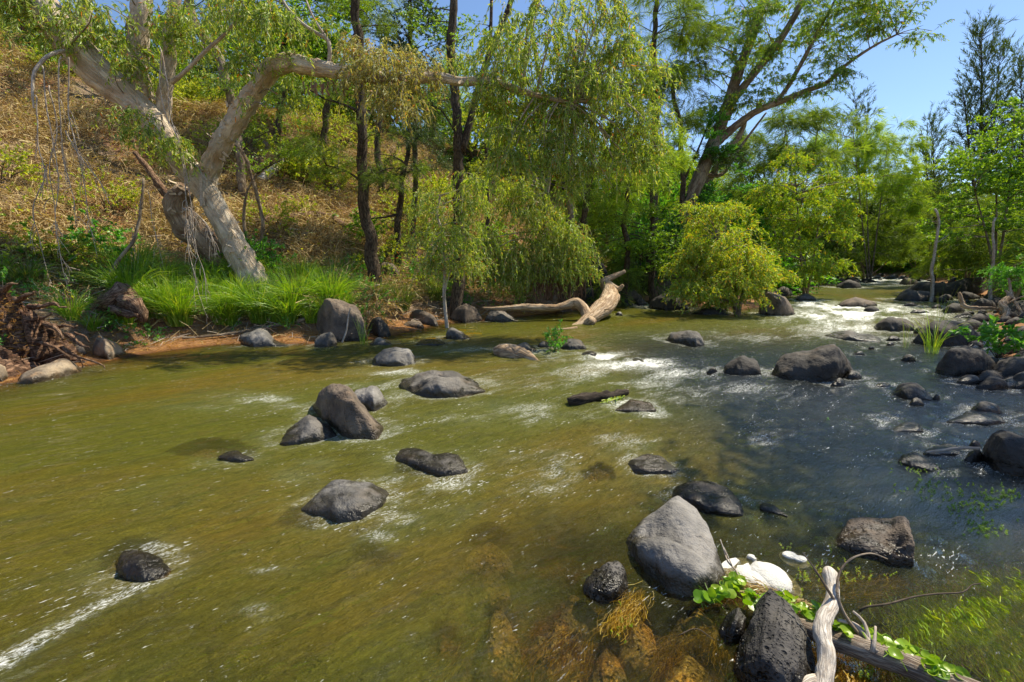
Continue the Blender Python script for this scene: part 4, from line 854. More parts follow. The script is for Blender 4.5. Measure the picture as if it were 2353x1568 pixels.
def hang_sprays(tree_, blobs, seed, protos=SPR, s0=.8, s1=1.5):
    rng = np.random.default_rng(seed); base = Vector(tree_.location)
    for (px, py, rx, ry, Y, n, dr) in blobs:
        c = at(px, py, Y); m = Y/FOC; u = unit(rng.normal(size=(n, 3)))*rng.uniform(.15, 1, (n, 1))**.5*(rx*m, dr, ry*m)
        for q in c+u:
            o = bpy.data.objects.new('hanging_spray', protos[rng.integers(len(protos))]); COL.objects.link(o); o.parent = tree_; o.location = Vector(q)-base
            k = rng.uniform(s0, s1); o.scale = (k*.9, k*.9, k); o.rotation_euler = (rng.normal()*.12, rng.normal()*.12, rng.uniform(0, 6.28))
hang_sprays(T, [(1240, 130, 160, 80, 10.9, 22, 1.3), (1390, 200, 120, 90, 11.2, 20, 1.3), (1165, 300, 26, 90, 11.0, 7, .4), (1300, 350, 30, 110, 11.2, 9, .5), (1450, 300, 30, 90, 11.4, 7, .5), (600, 30, 110, 50, 10.6, 8, .7), (130, 40, 150, 50, 10.9, 11, .9)], 5)
hang_sprays(T, [(905, 150, 80, 50, 10.4, 8, .5)], 6, SPD)
# bare hanging twigs
def hang(px_list, Y, r0, seed, side=14, slen=(.15, .6)):
    rng = np.random.default_rng(seed); P = np.array([at(x, y, Y) for x, y in px_list]); a = Acc()
    P = P+rng.normal(size=P.shape)*.012
    a.add(tube(P, np.linspace(r0, r0*.35, len(P)), 5, 0, step=.06, wob=.05, seed=seed)); C, _ = catmull(P, np.ones(len(P)), .05)
    for _ in range(side):
        i = rng.integers(len(C)//6, len(C)-2); L = rng.uniform(*slen); d = np.array((rng.choice((-1, 1))*rng.uniform(.2, .7), rng.normal()*.4, -.5)); q = [C[i]]
        for k in range(5): d = d*.72+np.array((rng.normal()*.12, rng.normal()*.1, -.45)); q.append(q[-1]+unit(d)*L/5)
        a.add(tube(q, np.linspace(r0*.5, .0025, 6), 4, 0, step=.08, wob=.03, seed=int(rng.integers(999))))
        if rng.random() < .6:
            d = np.array((rng.normal()*.5, rng.normal()*.3, -.6)); z = q[2]; q2 = [z]
            for k in range(3): q2.append(q2[-1]+unit(d)*L*.16); d[2] -= .4
            a.add(tube(q2, [.004, .0035, .003, .002], 4, 0, step=.1, seed=3))
    return a
for i, (pl_, Yh, sd) in enumerate([([(78, 215), (80, 260), (90, 330), (103, 400), (82, 480), (85, 555), (110, 640), (121, 652)], 9.9, 21), ([(100, 150), (110, 260), (120, 330), (135, 420), (125, 500), (140, 580), (157, 660)], 9.9, 22), ([(140, 130), (140, 270), (140, 350), (160, 430), (172, 480), (180, 525)], 10, 23), ([(155, 130), (158, 250), (178, 340), (195, 450), (205, 520), (222, 558)], 10, 24), ([(150, 300), (190, 360), (215, 400), (240, 440), (252, 470)], 10, 25), ([(120, 200), (125, 300), (110, 380), (118, 470), (124, 540)], 10.1, 26),
        ([(365, 110), (385, 190), (390, 260), (412, 320), (425, 420), (433, 520), (440, 600), (462, 690), (478, 730)], 10.3, 27), ([(372, 115), (368, 200), (385, 270), (412, 330), (440, 470), (450, 560), (470, 640), (480, 700)], 10.3, 28), ([(340, 440), (350, 500), (360, 540), (375, 600), (385, 640)], 11, 29), ([(300, 520), (310, 570), (318, 610)], 11, 30), ([(420, 480), (450, 490), (475, 520), (490, 560)], 10.6, 31), ([(415, 490), (440, 480), (430, 560), (455, 600)], 10.5, 32)]):
    hang(pl_, Yh, .014 if i not in (8, 9) else .008, sd, side=[16, 12, 14, 16, 8, 10, 18, 16, 10, 8, 14, 12][i]).build('hanging_twig', MB['pale'], T)

# ------------------------------------------------------------------ trees of the left bank
oakb = MB['oak']
def simple_tree(name, label, cat, limbs_, blobs, style, leafm, bark, twigm=None, seed=0, fl=1.0, sc=1.0, group=None, **k):
    a = limbs_[0][0]; T = tree(name, a[0], a[1], a[2], label, cat, group)
    A = []
    for i, L in enumerate(limbs_):
        if i == 0:                          # take the foot down to the ground
            p0 = at(*L[0][:3]); g = H1(p0[0], p0[1])
            P, Rr = pts(L); P = np.vstack([(p0[0], p0[1], min(g, p0[2])-.25), P]); Rr = np.r_[Rr[0]*1.25, Rr]
            v = tube(P, Rr, 12 if Rr.max() > .1 else 7, .10, seed+i, step=.16, wob=.16); mk('trunk', v[0], v[1], bark, T, uv=v[2]); A.append(catmull(P, Rr, .25)[0])
        else:
            A.append(limb(T, L, bark, 8, .08, seed+i, 'limb', step=.2))
    if blobs: crown(T, blobs, style, leafm, twigm or MB['dtwig'], np.vstack(A), seed=seed, fl=fl, sc=sc, **k)
    return T
ST = simple_tree
ST('sheoak_tree', 'she-oak with a straight dark furrowed trunk rising from the sedges, full height of the picture', 'she-oak',
   [[(856, 642, 14, .22), (848, 560, 14, .18), (843, 480, 14, .16), (836, 380, 14, .15), (828, 260, 14, .14), (824, 130, 14, .13), (820, 0, 14, .12), (818, -90, 14, .11)], [(828, 260, 14, .05), (790, 240, 13.8, .035), (745, 228, 13.6, .02)], [(843, 430, 14, .04), (800, 395, 13.9, .03), (750, 380, 13.8, .015)], [(825, 60, 14, .04), (800, 100, 13.8, .03), (770, 90, 13.6, .02)]],
   [(800, 330, 110, 70, 13.6, 200, .9), (690, 210, 90, 40, 13.4, 90, .6), (850, 20, 110, 60, 14.4, 200, .9), (900, 390, 80, 60, 14.3, 130, .7)], 'oak', ML['oak'], oakb, seed=41)
ST('sheoak_tree', 'short crooked dark she-oak between the two straight dark trunks', 'she-oak',
   [[(910, 590, 16, .12), (912, 520, 16, .11), (920, 450, 16, .10), (932, 380, 16, .08), (940, 300, 16, .06), (945, 200, 16, .04)], [(915, 493, 16, .05), (880, 500, 15.8, .03), (850, 502, 15.6, .02)]],
   [(930, 360, 100, 90, 15.8, 330, 1.2), (960, 270, 80, 70, 16, 150, 1)], 'oak', ML['oakdark'], oakb, seed=42)
ST('forked_tree', 'dark trunk forking into two long upright stems at mid height, centre left', 'tree',
   [[(1052, 680, 14, .19), (1052, 600, 14, .17), (1054, 500, 14, .16), (1056, 400, 14, .155), (1050, 300, 14, .13), (1045, 200, 14, .13), (1038, 100, 14, .12), (1040, -60, 14, .10)], [(1060, 350, 14, .12), (1080, 280, 14.1, .10), (1100, 200, 14.2, .10), (1130, 110, 14.3, .09), (1165, 30, 14.4, .08), (1190, -60, 14.5, .06)], [(1125, 120, 14.3, .06), (1128, 60, 14.3, .05), (1130, -50, 14.3, .04)], [(1050, 310, 14, .03), (1010, 250, 13.8, .02), (970, 240, 13.6, .015)], [(1205, 130, 14.6, .04), (1215, 60, 14.6, .04), (1245, -20, 14.6, .03)]],
   [(1010, 110, 90, 110, 14.4, 230, 1), (1130, 60, 90, 70, 14.8, 120, 1)], 'broad', ML['broad'], oakb, seed=43)
ST('dense_tree', 'dark glossy dense tree crown high between the first two dark trunks', 'tree',
   [[(955, 560, 17, .10), (955, 400, 17, .09), (950, 250, 17, .09), (945, 100, 17, .08), (940, -30, 17, .05)]],
   [(920, 60, 80, 80, 16.5, 420, 1.1), (975, 120, 60, 80, 16.5, 260, 1.0), (985, 300, 50, 90, 17, 130, .8)], 'broad', ML['deep'], oakb, seed=44, fl=1.15)
# weeping bottlebrushes round the pool
ST('bottlebrush_tree', 'weeping bottlebrush with brown shaggy root skirt and leaves hanging to the waterline, centre', 'weeping bottlebrush',
   [[(1295, 695, 16.5, .26), (1300, 640, 16.5, .16), (1305, 560, 16.5, .13), (1310, 460, 16.5, .12), (1318, 360, 16.5, .10), (1322, 280, 16.5, .08)], [(1262, 690, 16.3, .16), (1262, 600, 16.3, .09), (1252, 500, 16.3, .075), (1262, 400, 16.2, .07), (1268, 300, 16.2, .05)]],
   [(1238, 520, 34, 95, 15.6, 260, .6), (1300, 560, 34, 85, 15.6, 240, .6), (1182, 590, 26, 70, 15.4, 150, .5), (1128, 570, 24, 80, 15.4, 130, .5), (1250, 620, 50, 40, 15.4, 90, .5), (1210, 440, 70, 30, 15.8, 120, .7), (1335, 590, 20, 60, 15.7, 90, .4)], 'weep', ML['weep'], MB['gum'], MB['pale'], seed=45, fl=1.25)
ST('bottlebrush_tree', 'slim weeping bottlebrush over the brown boulders, left of the pool', 'weeping bottlebrush',
   [[(1022, 735, 12.2, .05), (1016, 690, 12.2, .045), (1016, 600, 12.2, .04), (1010, 520, 12.2, .035), (1012, 450, 12.2, .03)], [(1018, 690, 12.2, .02), (1030, 640, 12.2, .018), (1042, 600, 12.2, .012)]],
   [(1030, 560, 60, 60, 12.0, 170, .6), (1060, 470, 60, 60, 12.2, 120, .6), (1075, 600, 40, 50, 12.2, 90, .5), (985, 480, 50, 60, 12.4, 80, .5)], 'weep', ML['weep'], MB['pale'], MB['pale'], seed=46, fl=1.0)
ST('slim_tree', 'thin dark straight pole trunk just right of the bottlebrush trunks', 'tree',
   [[(1338, 560, 18, .12), (1345, 470, 18, .11), (1356, 400, 18, .10), (1362, 300, 18, .08), (1368, 180, 18, .06)]],
   [(1370, 420, 70, 60, 17.5, 120, .8), (1380, 100, 110, 90, 17.5, 230, 1.2)], 'oak', ML['oak'], oakb, seed=47)
ST('slim_tree', 'second thin dark trunk close behind the bottlebrush', 'tree',
   [[(1308, 520, 18.5, .10), (1312, 440, 18.5, .09), (1316, 360, 18.5, .08), (1320, 250, 18.5, .07)]],
   [(1240, 330, 80, 70, 18, 160, 1), (1130, 380, 80, 90, 18, 200, 1)], 'bush', ML['scrub'], oakb, seed=48, fl=1.2)
ST('small_tree', 'thin twin stemmed grey tree beside the foot of the leaning paperbark', 'tree',
   [[(612, 620, 13.4, .06), (602, 560, 13.4, .055), (600, 500, 13.4, .05), (585, 430, 13.4, .05), (570, 370, 13.4, .05), (545, 320, 13.4, .04)], [(566, 560, 13.5, .05), (560, 500, 13.5, .045), (568, 440, 13.5, .03), (590, 400, 13.5, .025)]],
   [(620, 300, 90, 60, 13.6, 120, .8), (560, 380, 60, 50, 14, 70, .7)], 'scrub', ML['broad'], MB['gum'], seed=49)
BT = [o for o in COL.objects if o.name.startswith('bottlebrush_tree')]
hang_sprays(BT[0], [(1130, 560, 20, 80, 15.4, 9, .4), (1180, 600, 22, 70, 15.3, 10, .4), (1235, 560, 26, 90, 15.4, 12, .5), (1290, 570, 26, 80, 15.5, 12, .5), (1330, 560, 18, 70, 15.6, 8, .4), (1210, 470, 60, 30, 15.6, 7, .6)], 7, s0=.9, s1=1.5)
hang_sprays(BT[1], [(1040, 540, 40, 70, 12.0, 9, .6), (1090, 430, 40, 60, 12.2, 6, .6)], 8)
# leaning pole by the left sedges
ST('leaning_sapling', 'thin brown leaning stem on the left bank in front of the shade', 'sapling',
   [[(205, 690, 10.4, .045), (250, 640, 10.5, .045), (285, 590, 10.6, .04), (312, 530, 10.7, .035), (322, 470, 10.8, .03), (330, 410, 10.9, .025)]], None, '', None, MB['gum'], seed=50)
# trees on and behind the hill
hill = [
 ('gum_tree', 'dark trunked eucalypt leaning right on the hill crest at the far left', [[(20, 200, 19, .28), (40, 140, 19, .26), (62, 80, 19, .24), (75, 30, 19, .22), (85, -60, 19, .18)], [(60, 110, 19, .12), (90, 100, 18.8, .10), (118, 85, 18.6, .08)]], [(50, 40, 110, 70, 18.8, 230, 1.4), (-20, 110, 60, 60, 18.8, 100, 1)], 'gum', 'gum', 'oak', 1.5),
 ('pale_tree', 'pale trunked tree leaning left behind the long limb', [[(545, 300, 16.5, .12), (520, 200, 16.5, .14), (490, 120, 16.5, .15), (455, 65, 16.5, .14), (430, 0, 16.5, .12), (410, -60, 16.5, .1)]], [(420, 30, 90, 60, 16.5, 170, 1.2), (560, 150, 70, 80, 16.8, 120, 1)], 'gum', 'gum', 'gum', 1.4),
 ('hill_tree', 'yellow green tree on the slope right of the pale leaning trunk', [[(640, 330, 20, .14), (650, 220, 20, .12), (655, 120, 20, .10), (660, 20, 20, .08)]], [(640, 110, 120, 100, 19.5, 380, 1.6), (720, 60, 90, 90, 19.5, 300, 1.4)], 'broad', 'broad', 'oak', 2.0),
 ('hill_tree', 'olive tree on the slope left of the first dark trunk', [[(745, 330, 21, .14), (750, 200, 21, .12), (750, 60, 21, .08)]], [(750, 130, 90, 90, 20.5, 260, 1.5), (780, 40, 90, 80, 20.5, 220, 1.4)], 'broad', 'broad', 'oak', 2.0),
 ('hill_tree', 'rounded leafy tree on the hill behind the leaning paperbark stems', [[(300, 260, 18, .12), (300, 150, 18, .10), (300, 40, 18, .08)]], [(290, 110, 110, 70, 17.6, 200, 1.4), (200, 170, 70, 50, 17.6, 100, 1)], 'broad', 'broad', 'oak', 1.7),
 ('hill_tree', 'thin crowned tree with sky behind, above the long limb', [[(870, 330, 20, .12), (880, 200, 20, .1), (885, 60, 20, .08)]], [(870, 120, 80, 120, 19.6, 190, 1.3)], 'oak', 'oak', 'oak', 1.7),
 ('sheoak_tree', 'she-oak with grey green needles high behind the centre foliage', [[(1500, 520, 22, .2), (1502, 380, 22, .18), (1505, 200, 22, .14), (1510, 0, 22, .1)]], [(1520, 60, 100, 110, 21.5, 420, 1.8), (1480, 230, 70, 90, 21.5, 170, 1.2), (1550, 250, 60, 120, 21.5, 200, 1.2)], 'oak', 'oak', 'oak', 1.9),
 ('sheoak_tree', 'blue green thin she-oak with sky gaps left of the great leaning gum', [[(1570, 520, 25, .16), (1570, 400, 25, .14), (1560, 280, 25, .12), (1540, 180, 25, .08)], [(1570, 420, 25, .06), (1610, 330, 25, .05), (1640, 250, 25, .03)]], [(1570, 260, 80, 110, 24.5, 260, 1.6), (1620, 380, 60, 90, 24.5, 160, 1.2)], 'oak', 'oakdark', 'oak', 1.9),
 ('sheoak_tree', 'bright feathery young she-oak glowing in the sun, centre right', [[(1440, 620, 19, .12), (1440, 500, 19, .10), (1445, 400, 19, .08), (1450, 330, 19, .05)]], [(1440, 400, 90, 80, 18.6, 520, 1.3), (1500, 350, 60, 60, 18.8, 220, 1.0), (1400, 480, 60, 60, 18.6, 180, 1)], 'oak', 'oakbright', 'oak', 1.3),
 ('hill_tree', 'dark leafy tree low on the bank under the bright feathery she-oak', [[(1500, 640, 19.5, .12), (1500, 560, 19.5, .1), (1500, 480, 19.5, .07)]], [(1440, 540, 80, 50, 19.2, 260, 1.2), (1530, 560, 70, 70, 19.6, 300, 1.2), (1470, 600, 60, 40, 19, 120, .8)], 'broad', 'broad', 'oak', 1.4),
 ('hill_tree', 'bushy tree on the slope right behind the forked trunk', [[(1120, 470, 20, .1), (1120, 400, 20, .08), (1120, 320, 20, .06)]], [(1130, 330, 100, 60, 19.5, 160, 1.4)], 'scrub', 'scrub', 'oak', 2.0),
]
for i, (nm, lb, li, bl, stl, lm, bk, f_) in enumerate(hill):
    ST(nm, lb, 'she-oak' if 'sheoak' in nm else ('eucalypt' if 'gum' in nm else 'tree'), li, bl, stl, ML[lm], MB[bk], seed=60+i, fl=f_, sc=f_**.5)

# ------------------------------------------------------------------ the great leaning gum and the thicket at the bend
T = tree('gum_tree', 1545, 620, 25, 'great leaning gum whose grey limbs sweep up to the right across the sky', 'gum tree')
g_ = MB['gum']; A = []
A.append(limb(T, [(1535, 660, 25.00, 0.488), (1550, 560, 25.00, 0.390), (1580, 480, 25.00, 0.351), (1610, 400, 25.00, 0.351), (1640, 330, 25.00, 0.332), (1662, 270, 25.00, 0.292), (1682, 210, 25.00, 0.273), (1710, 130, 25.00, 0.243), (1740, 50, 25.00, 0.215), (1765, -30, 25.00, 0.176)], g_, 18, .12, 80))
A.append(limb(T, [(1668, 275, 25.00, 0.195), (1690, 225, 24.88, 0.195), (1740, 160, 24.62, 0.185), (1790, 95, 24.38, 0.166), (1830, 30, 24.25, 0.147), (1860, -40, 24.12, 0.117)], g_, 12, .1, 81, 'limb'))
A.append(limb(T, [(1640, 335, 25.00, 0.215), (1690, 290, 24.75, 0.195), (1740, 255, 24.38, 0.166), (1790, 235, 24.12, 0.147), (1850, 210, 23.88, 0.127), (1900, 190, 23.75, 0.108), (1950, 145, 23.62, 0.078), (2010, 105, 23.50, 0.058), (2060, 80, 23.38, 0.039)], g_, 12, .1, 82, 'limb'))
A.append(limb(T, [(1780, 240, 24.12, 0.117), (1810, 200, 24.00, 0.108), (1850, 130, 23.88, 0.098), (1880, 70, 23.75, 0.078), (1920, 0, 23.62, 0.058)], g_, 10, .1, 83, 'limb'))
A.append(limb(T, [(1610, 400, 25.25, 0.117), (1660, 400, 25.50, 0.098), (1700, 340, 25.75, 0.078), (1760, 260, 26.00, 0.048)], g_, 8, .1, 84, 'limb'))
A.append(limb(T, [(1560, 560, 25.38, 0.195), (1600, 470, 25.62, 0.195), (1650, 380, 25.75, 0.176), (1700, 310, 25.50, 0.147), (1715, 270, 25.25, 0.098)], g_, 12, .1, 85, 'limb'))
GP = np.vstack(A)
crown(T, [(1640, 110, 110, 110, 24.50, 420, 2.25), (1760, 70, 110, 80, 24.12, 340, 1.88), (1880, 70, 90, 70, 23.62, 300, 1.50), (1980, 60, 90, 50, 23.50, 240, 1.25), (2070, 40, 70, 50, 23.38, 150, 1.00), (2120, 75, 35, 30, 23.25, 34, 0.50), (1720, 200, 90, 60, 24.50, 220, 1.50), (1850, 170, 70, 45, 23.88, 130, 1.00), (1900, 215, 50, 30, 23.75, 60, 0.62), (1600, 230, 70, 80, 24.75, 150, 1.50), (1990, -10, 130, 40, 23.25, 150, 1.25)],
      'gum', ML['gum'], MB['twig'], GP, seed=86, fl=1.8, sc=1.25)
crown(T, [(1650, 330, 80, 50, 24.25, 190, 1.12), (1660, 430, 70, 60, 24.25, 190, 1.12), (1600, 520, 50, 60, 24.00, 110, 0.75)], 'broad', ML['fern'], MB['twig'], GP, seed=87, fl=1.8, sc=1.2, name='climbing_vine')

def bushy(name, label, cat, px, py, Y, blobs, style, lm, seed, fl, group=None, bark='gum', n=3):
    T = tree(name, px, py, Y, label, cat, group); rng = np.random.default_rng(seed); A = []
    p0 = at(px, py, Y); g = H1(p0[0], p0[1]); p0[2] = max(g, 0)-.15
    for b in blobs[:n]:
        c = at(b[0], b[1], b[4]); q = [p0+rng.normal(size=3)*(.1, .1, 0), p0*.55+c*.45+rng.normal(size=3)*.15, c]
        v = tube(q, [.07, .05, .02], 6, .05, seed, step=.3); mk('stem', v[0], v[1], MB[bark], T, uv=v[2]); A.append(catmull(q, [1, 1, 1], .3)[0])
    crown(T, blobs, style, ML[lm], MB['twig'], np.vstack(A), seed=seed, fl=fl, sc=fl**.35)
    return T
bushy('bottlebrush_bush', 'drooping yellow green bush leaning over the water with orange new leaves', 'bottlebrush', 1660, 690, 16.6,
      [(1655, 560, 95, 75, 16.4, 620, 1.3), (1600, 620, 48, 55, 16.0, 300, .8), (1700, 635, 60, 50, 15.8, 330, .9), (1635, 665, 75, 38, 15.5, 380, .7), (1735, 585, 40, 40, 16.2, 150, .7), (1612, 490, 36, 34, 16.6, 120, .6), (1690, 470, 34, 26, 16.6, 80, .5), (1575, 570, 26, 30, 16.2, 60, .5), (1760, 640, 26, 24, 15.8, 60, .4)], 'bush', 'bush', 90, 1.4)
bushy('bottlebrush_bush', 'golden tipped low bush spilling on the layered boulder', 'bottlebrush', 1700, 700, 15.4, [(1700, 655, 42, 40, 15.2, 230, .6), (1740, 610, 35, 25, 15.2, 60, .5), (1660, 690, 30, 18, 15.1, 60, .4)], 'bush', 'bush', 91, 1.2)
bushy('bank_tree', 'bright yellow green tree behind the drooping bush, its leaves hanging to the far water', 'tree', 1860, 650, 24,
      [(1830, 430, 90, 80, 23.5, 420, 1.8), (1880, 520, 70, 80, 23, 380, 1.4), (1850, 600, 70, 50, 22.6, 260, 1.2), (1930, 420, 50, 50, 23.6, 140, 1.0), (1780, 540, 50, 80, 23.5, 200, 1.2)], 'bush', 'yellow', 92, 2.0)
bushy('bank_tree', 'broad olive she-oak mass behind the yellow green tree', 'she-oak', 1800, 640, 30,
      [(1800, 340, 110, 80, 29.5, 420, 2.4), (1880, 300, 80, 60, 29.5, 260, 1.8), (1760, 430, 80, 80, 29.5, 260, 2), (1850, 400, 90, 70, 29.5, 240, 2)], 'oak', 'oak', 93, 2.6)
bushy('bank_tree', 'bright she-oak spray above the bend with a rounded right side', 'she-oak', 2000, 640, 40,
      [(1990, 400, 90, 80, 39, 420, 2.8), (2040, 330, 60, 50, 39, 170, 2), (1960, 300, 60, 60, 40, 130, 2), (2060, 440, 60, 60, 39, 200, 2.2), (1920, 350, 60, 60, 39, 160, 2.2)], 'oak', 'oakbright', 94, 3.2)
bushy('bank_tree', 'grey green feathery she-oak hanging low over the far rapids', 'she-oak', 1990, 632, 42,
      [(1960, 560, 70, 60, 41, 330, 2.2), (2020, 540, 70, 60, 42, 330, 2.2), (2070, 570, 60, 50, 42, 240, 2.0), (2000, 490, 90, 50, 43, 260, 2.4), (1930, 590, 40, 40, 41, 120, 1.4)], 'oak', 'oak', 95, 3.0)
bushy('bank_tree', 'dark leafy tree closing the river bend', 'tree', 2110, 632, 50,
      [(2100, 480, 80, 80, 49, 330, 3), (2150, 560, 60, 60, 48, 200, 2.4), (2080, 590, 70, 40, 50, 160, 2.4), (2140, 440, 60, 50, 49, 180, 2.4)], 'broad', 'gum', 96, 4.2)
bushy('bank_tree', 'dark shaded tree behind the bend, left of the grey green she-oak', 'tree', 1900, 634, 46,
      [(1910, 520, 60, 80, 45, 200, 2.4), (1890, 590, 40, 40, 44, 100, 1.8)], 'broad', 'deep', 97, 4.0)
for i, (px, py, Y, bl, stl, lm, f_, lb) in enumerate([
  (1480, 640, 30, [(1480, 540, 90, 70, 29, 260, 2), (1420, 600, 80, 40, 27, 180, 1.8), (1540, 590, 60, 50, 28, 180, 1.8)], 'broad', 'broad', 3.2, 'green thicket tree in the gap right of the bright she-oak'),
  (1600, 640, 32, [(1600, 560, 90, 70, 31, 260, 2.2), (1680, 500, 80, 70, 31, 240, 2.2), (1720, 600, 70, 50, 30, 180, 1.8)], 'broad', 'fern', 3.2, 'deep green thicket tree behind the drooping bush'),
  (1740, 635, 36, [(1740, 480, 70, 80, 35, 260, 2.4), (1790, 590, 60, 50, 34, 180, 2), (1720, 360, 60, 60, 36, 140, 2)], 'oak', 'oak', 3.2, 'olive she-oak filling the gap right of the great gum'),
  (1960, 634, 58, [(1960, 470, 90, 70, 57, 260, 4), (1900, 560, 80, 60, 56, 240, 3.6), (2020, 600, 70, 30, 56, 160, 3)], 'broad', 'broad', 5.5, 'farthest green tree in the middle of the bend'),
  (2080, 634, 60, [(2080, 530, 90, 60, 58, 260, 4), (2150, 480, 70, 60, 58, 220, 3.6), (2180, 600, 80, 34, 56, 200, 3)], 'broad', 'gum', 5.5, 'farthest dark green tree right of the bend'),
  (2240, 634, 44, [(2240, 520, 90, 70, 43, 280, 3), (2320, 480, 80, 80, 42, 260, 3), (2200, 600, 80, 34, 42, 200, 2.4), (2320, 600, 80, 34, 40, 180, 2.4)], 'broad', 'gum', 4.2, 'shaded tree mass behind the right bank she-oak'),
  (2420, 640, 30, [(2400, 500, 90, 90, 29, 260, 2.6), (2360, 600, 70, 40, 28, 180, 2)], 'broad', 'broad', 3.2, 'tree just cut by the right frame edge')]):
    bushy('bank_tree', lb, 'tree', px, py, Y, bl, stl, lm, 150+i, f_)
# right bank
bushy('bank_tree', 'large yellow topped tree filling the right edge', 'tree', 2290, 650, 22,
      [(2290, 370, 100, 70, 21.5, 420, 1.8), (2330, 290, 60, 50, 21.5, 200, 1.4), (2240, 440, 80, 60, 21.5, 330, 1.6), (2340, 460, 70, 70, 21, 280, 1.4), (2210, 520, 60, 50, 22, 170, 1.2), (2400, 380, 60, 90, 21, 160, 1.5)], 'broad', 'broad', 98, 1.9)
bushy('bank_tree', 'dark feathery she-oak in shade on the right bank', 'she-oak', 2220, 650, 26,
      [(2180, 520, 70, 60, 25.5, 260, 1.8), (2240, 570, 80, 50, 24.5, 300, 1.6), (2320, 560, 70, 60, 23.5, 260, 1.5), (2160, 590, 50, 40, 26, 130, 1.4)], 'oak', 'oak', 99, 2.0)
bushy('bank_bush', 'bright green sunlit bush on the right bank at the frame edge', 'bush', 2330, 670, 15.5,
      [(2330, 610, 40, 30, 15.3, 120, .5), (2345, 650, 30, 25, 15.2, 70, .4)], 'bush', 'fern', 100, 1.2)
def spire(label, px, py0, py1, Y, wpx, n, seed, lean=0, side=()):
    rng = np.random.default_rng(seed); T = tree('sheoak_tree', px, py0, Y, label, 'she-oak'); SP = []; DD = []; a = Acc()
    P0 = at(px, py0, Y); P0[2] = H1(P0[0], P0[1])-.3; m = Y/FOC
    stems = [(px+lean, py1, wpx, n)]+[(px+q[0], q[1], q[2], q[3]) for q in side]
    for sx, sy, wp, nn in stems:
        top = at(sx, sy, Y); base = P0; v = tube([base, base*.5+top*.5+(rng.normal()*.2, 0, 0), top], [.16, .09, .01], 6, .05, seed, step=.5); mk('trunk', v[0], v[1], oakb, T, uv=v[2])
        tt = rng.uniform(.35, 1, nn); ax = base[None]+(top-base)[None]*tt[:, None]
        d = unit(np.c_[rng.normal(size=(nn, 2)), np.abs(rng.normal(size=nn))*.3+.9]); ln = wp*m*(1.05-tt)*1.6+.35
        SP.append(ax+d*(ln*rng.uniform(.2, 1, nn))[:, None]); DD.append(unit(d+rng.normal(size=d.shape)*.25+(0, 0, .8)))
        A = np.stack([ax, ax+d*ln[:, None]*.5, ax+d*ln[:, None]], 1); a.add(strips(A, .018, rng))
    SP = np.vstack(SP); DD = np.vstack(DD); st = dict(STY['oak']); st.update(droop=.12, L=.9, down=0, rnd=.35, ll=.28, lw=.012)
    lv, tw = sprays(SP, DD, st, rng, 1.3, 22, 1.5); mk('foliage', lv[0], lv[1], ML['oakdark'], T, smooth=False, kind='stuff'); a.build('twigs', MB['dtwig'], T, kind='stuff')
spire('tall spired she-oak, highest against the sky on the right', 2262, 640, 75, 36, 60, 330, 101, -6, side=((38, 110, 30, 110), (-50, 200, 40, 130)))
spire('she-oak spire at the right frame edge', 2345, 640, 140, 34, 45, 200, 102, 0)
spire('small dark spired she-oak left of the tallest one', 2148, 640, 285, 40, 40, 150, 103, -8, side=((-20, 330, 30, 60),))
spire('lone thin she-oak tip above the bend, centre of the sky gap', 1985, 640, 225, 46, 40, 170, 104, -20, side=((8, 255, 24, 70),))
spire('half hidden she-oak tip beside the great gum', 1925, 640, 290, 42, 40, 110, 105, 0)
ST('dead_sapling', 'thin pale bare tree standing behind the low dark boulder on the right', 'sapling',
   [[(2138, 668, 20.5, .07), (2143, 610, 20.5, .06), (2150, 560, 20.5, .055), (2154, 500, 20.5, .05), (2148, 480, 20.5, .04)], [(2150, 560, 20.5, .02), (2180, 540, 20.4, .015)]], None, '', None, MB['pale'], seed=106)
ST('dead_sapling', 'thin pale stem in the right bank shade at the edge of the thicket', 'sapling', [[(2278, 640, 19, .06), (2282, 580, 19, .05), (2288, 500, 19, .04)]], None, '', None, MB['pale'], seed=107)

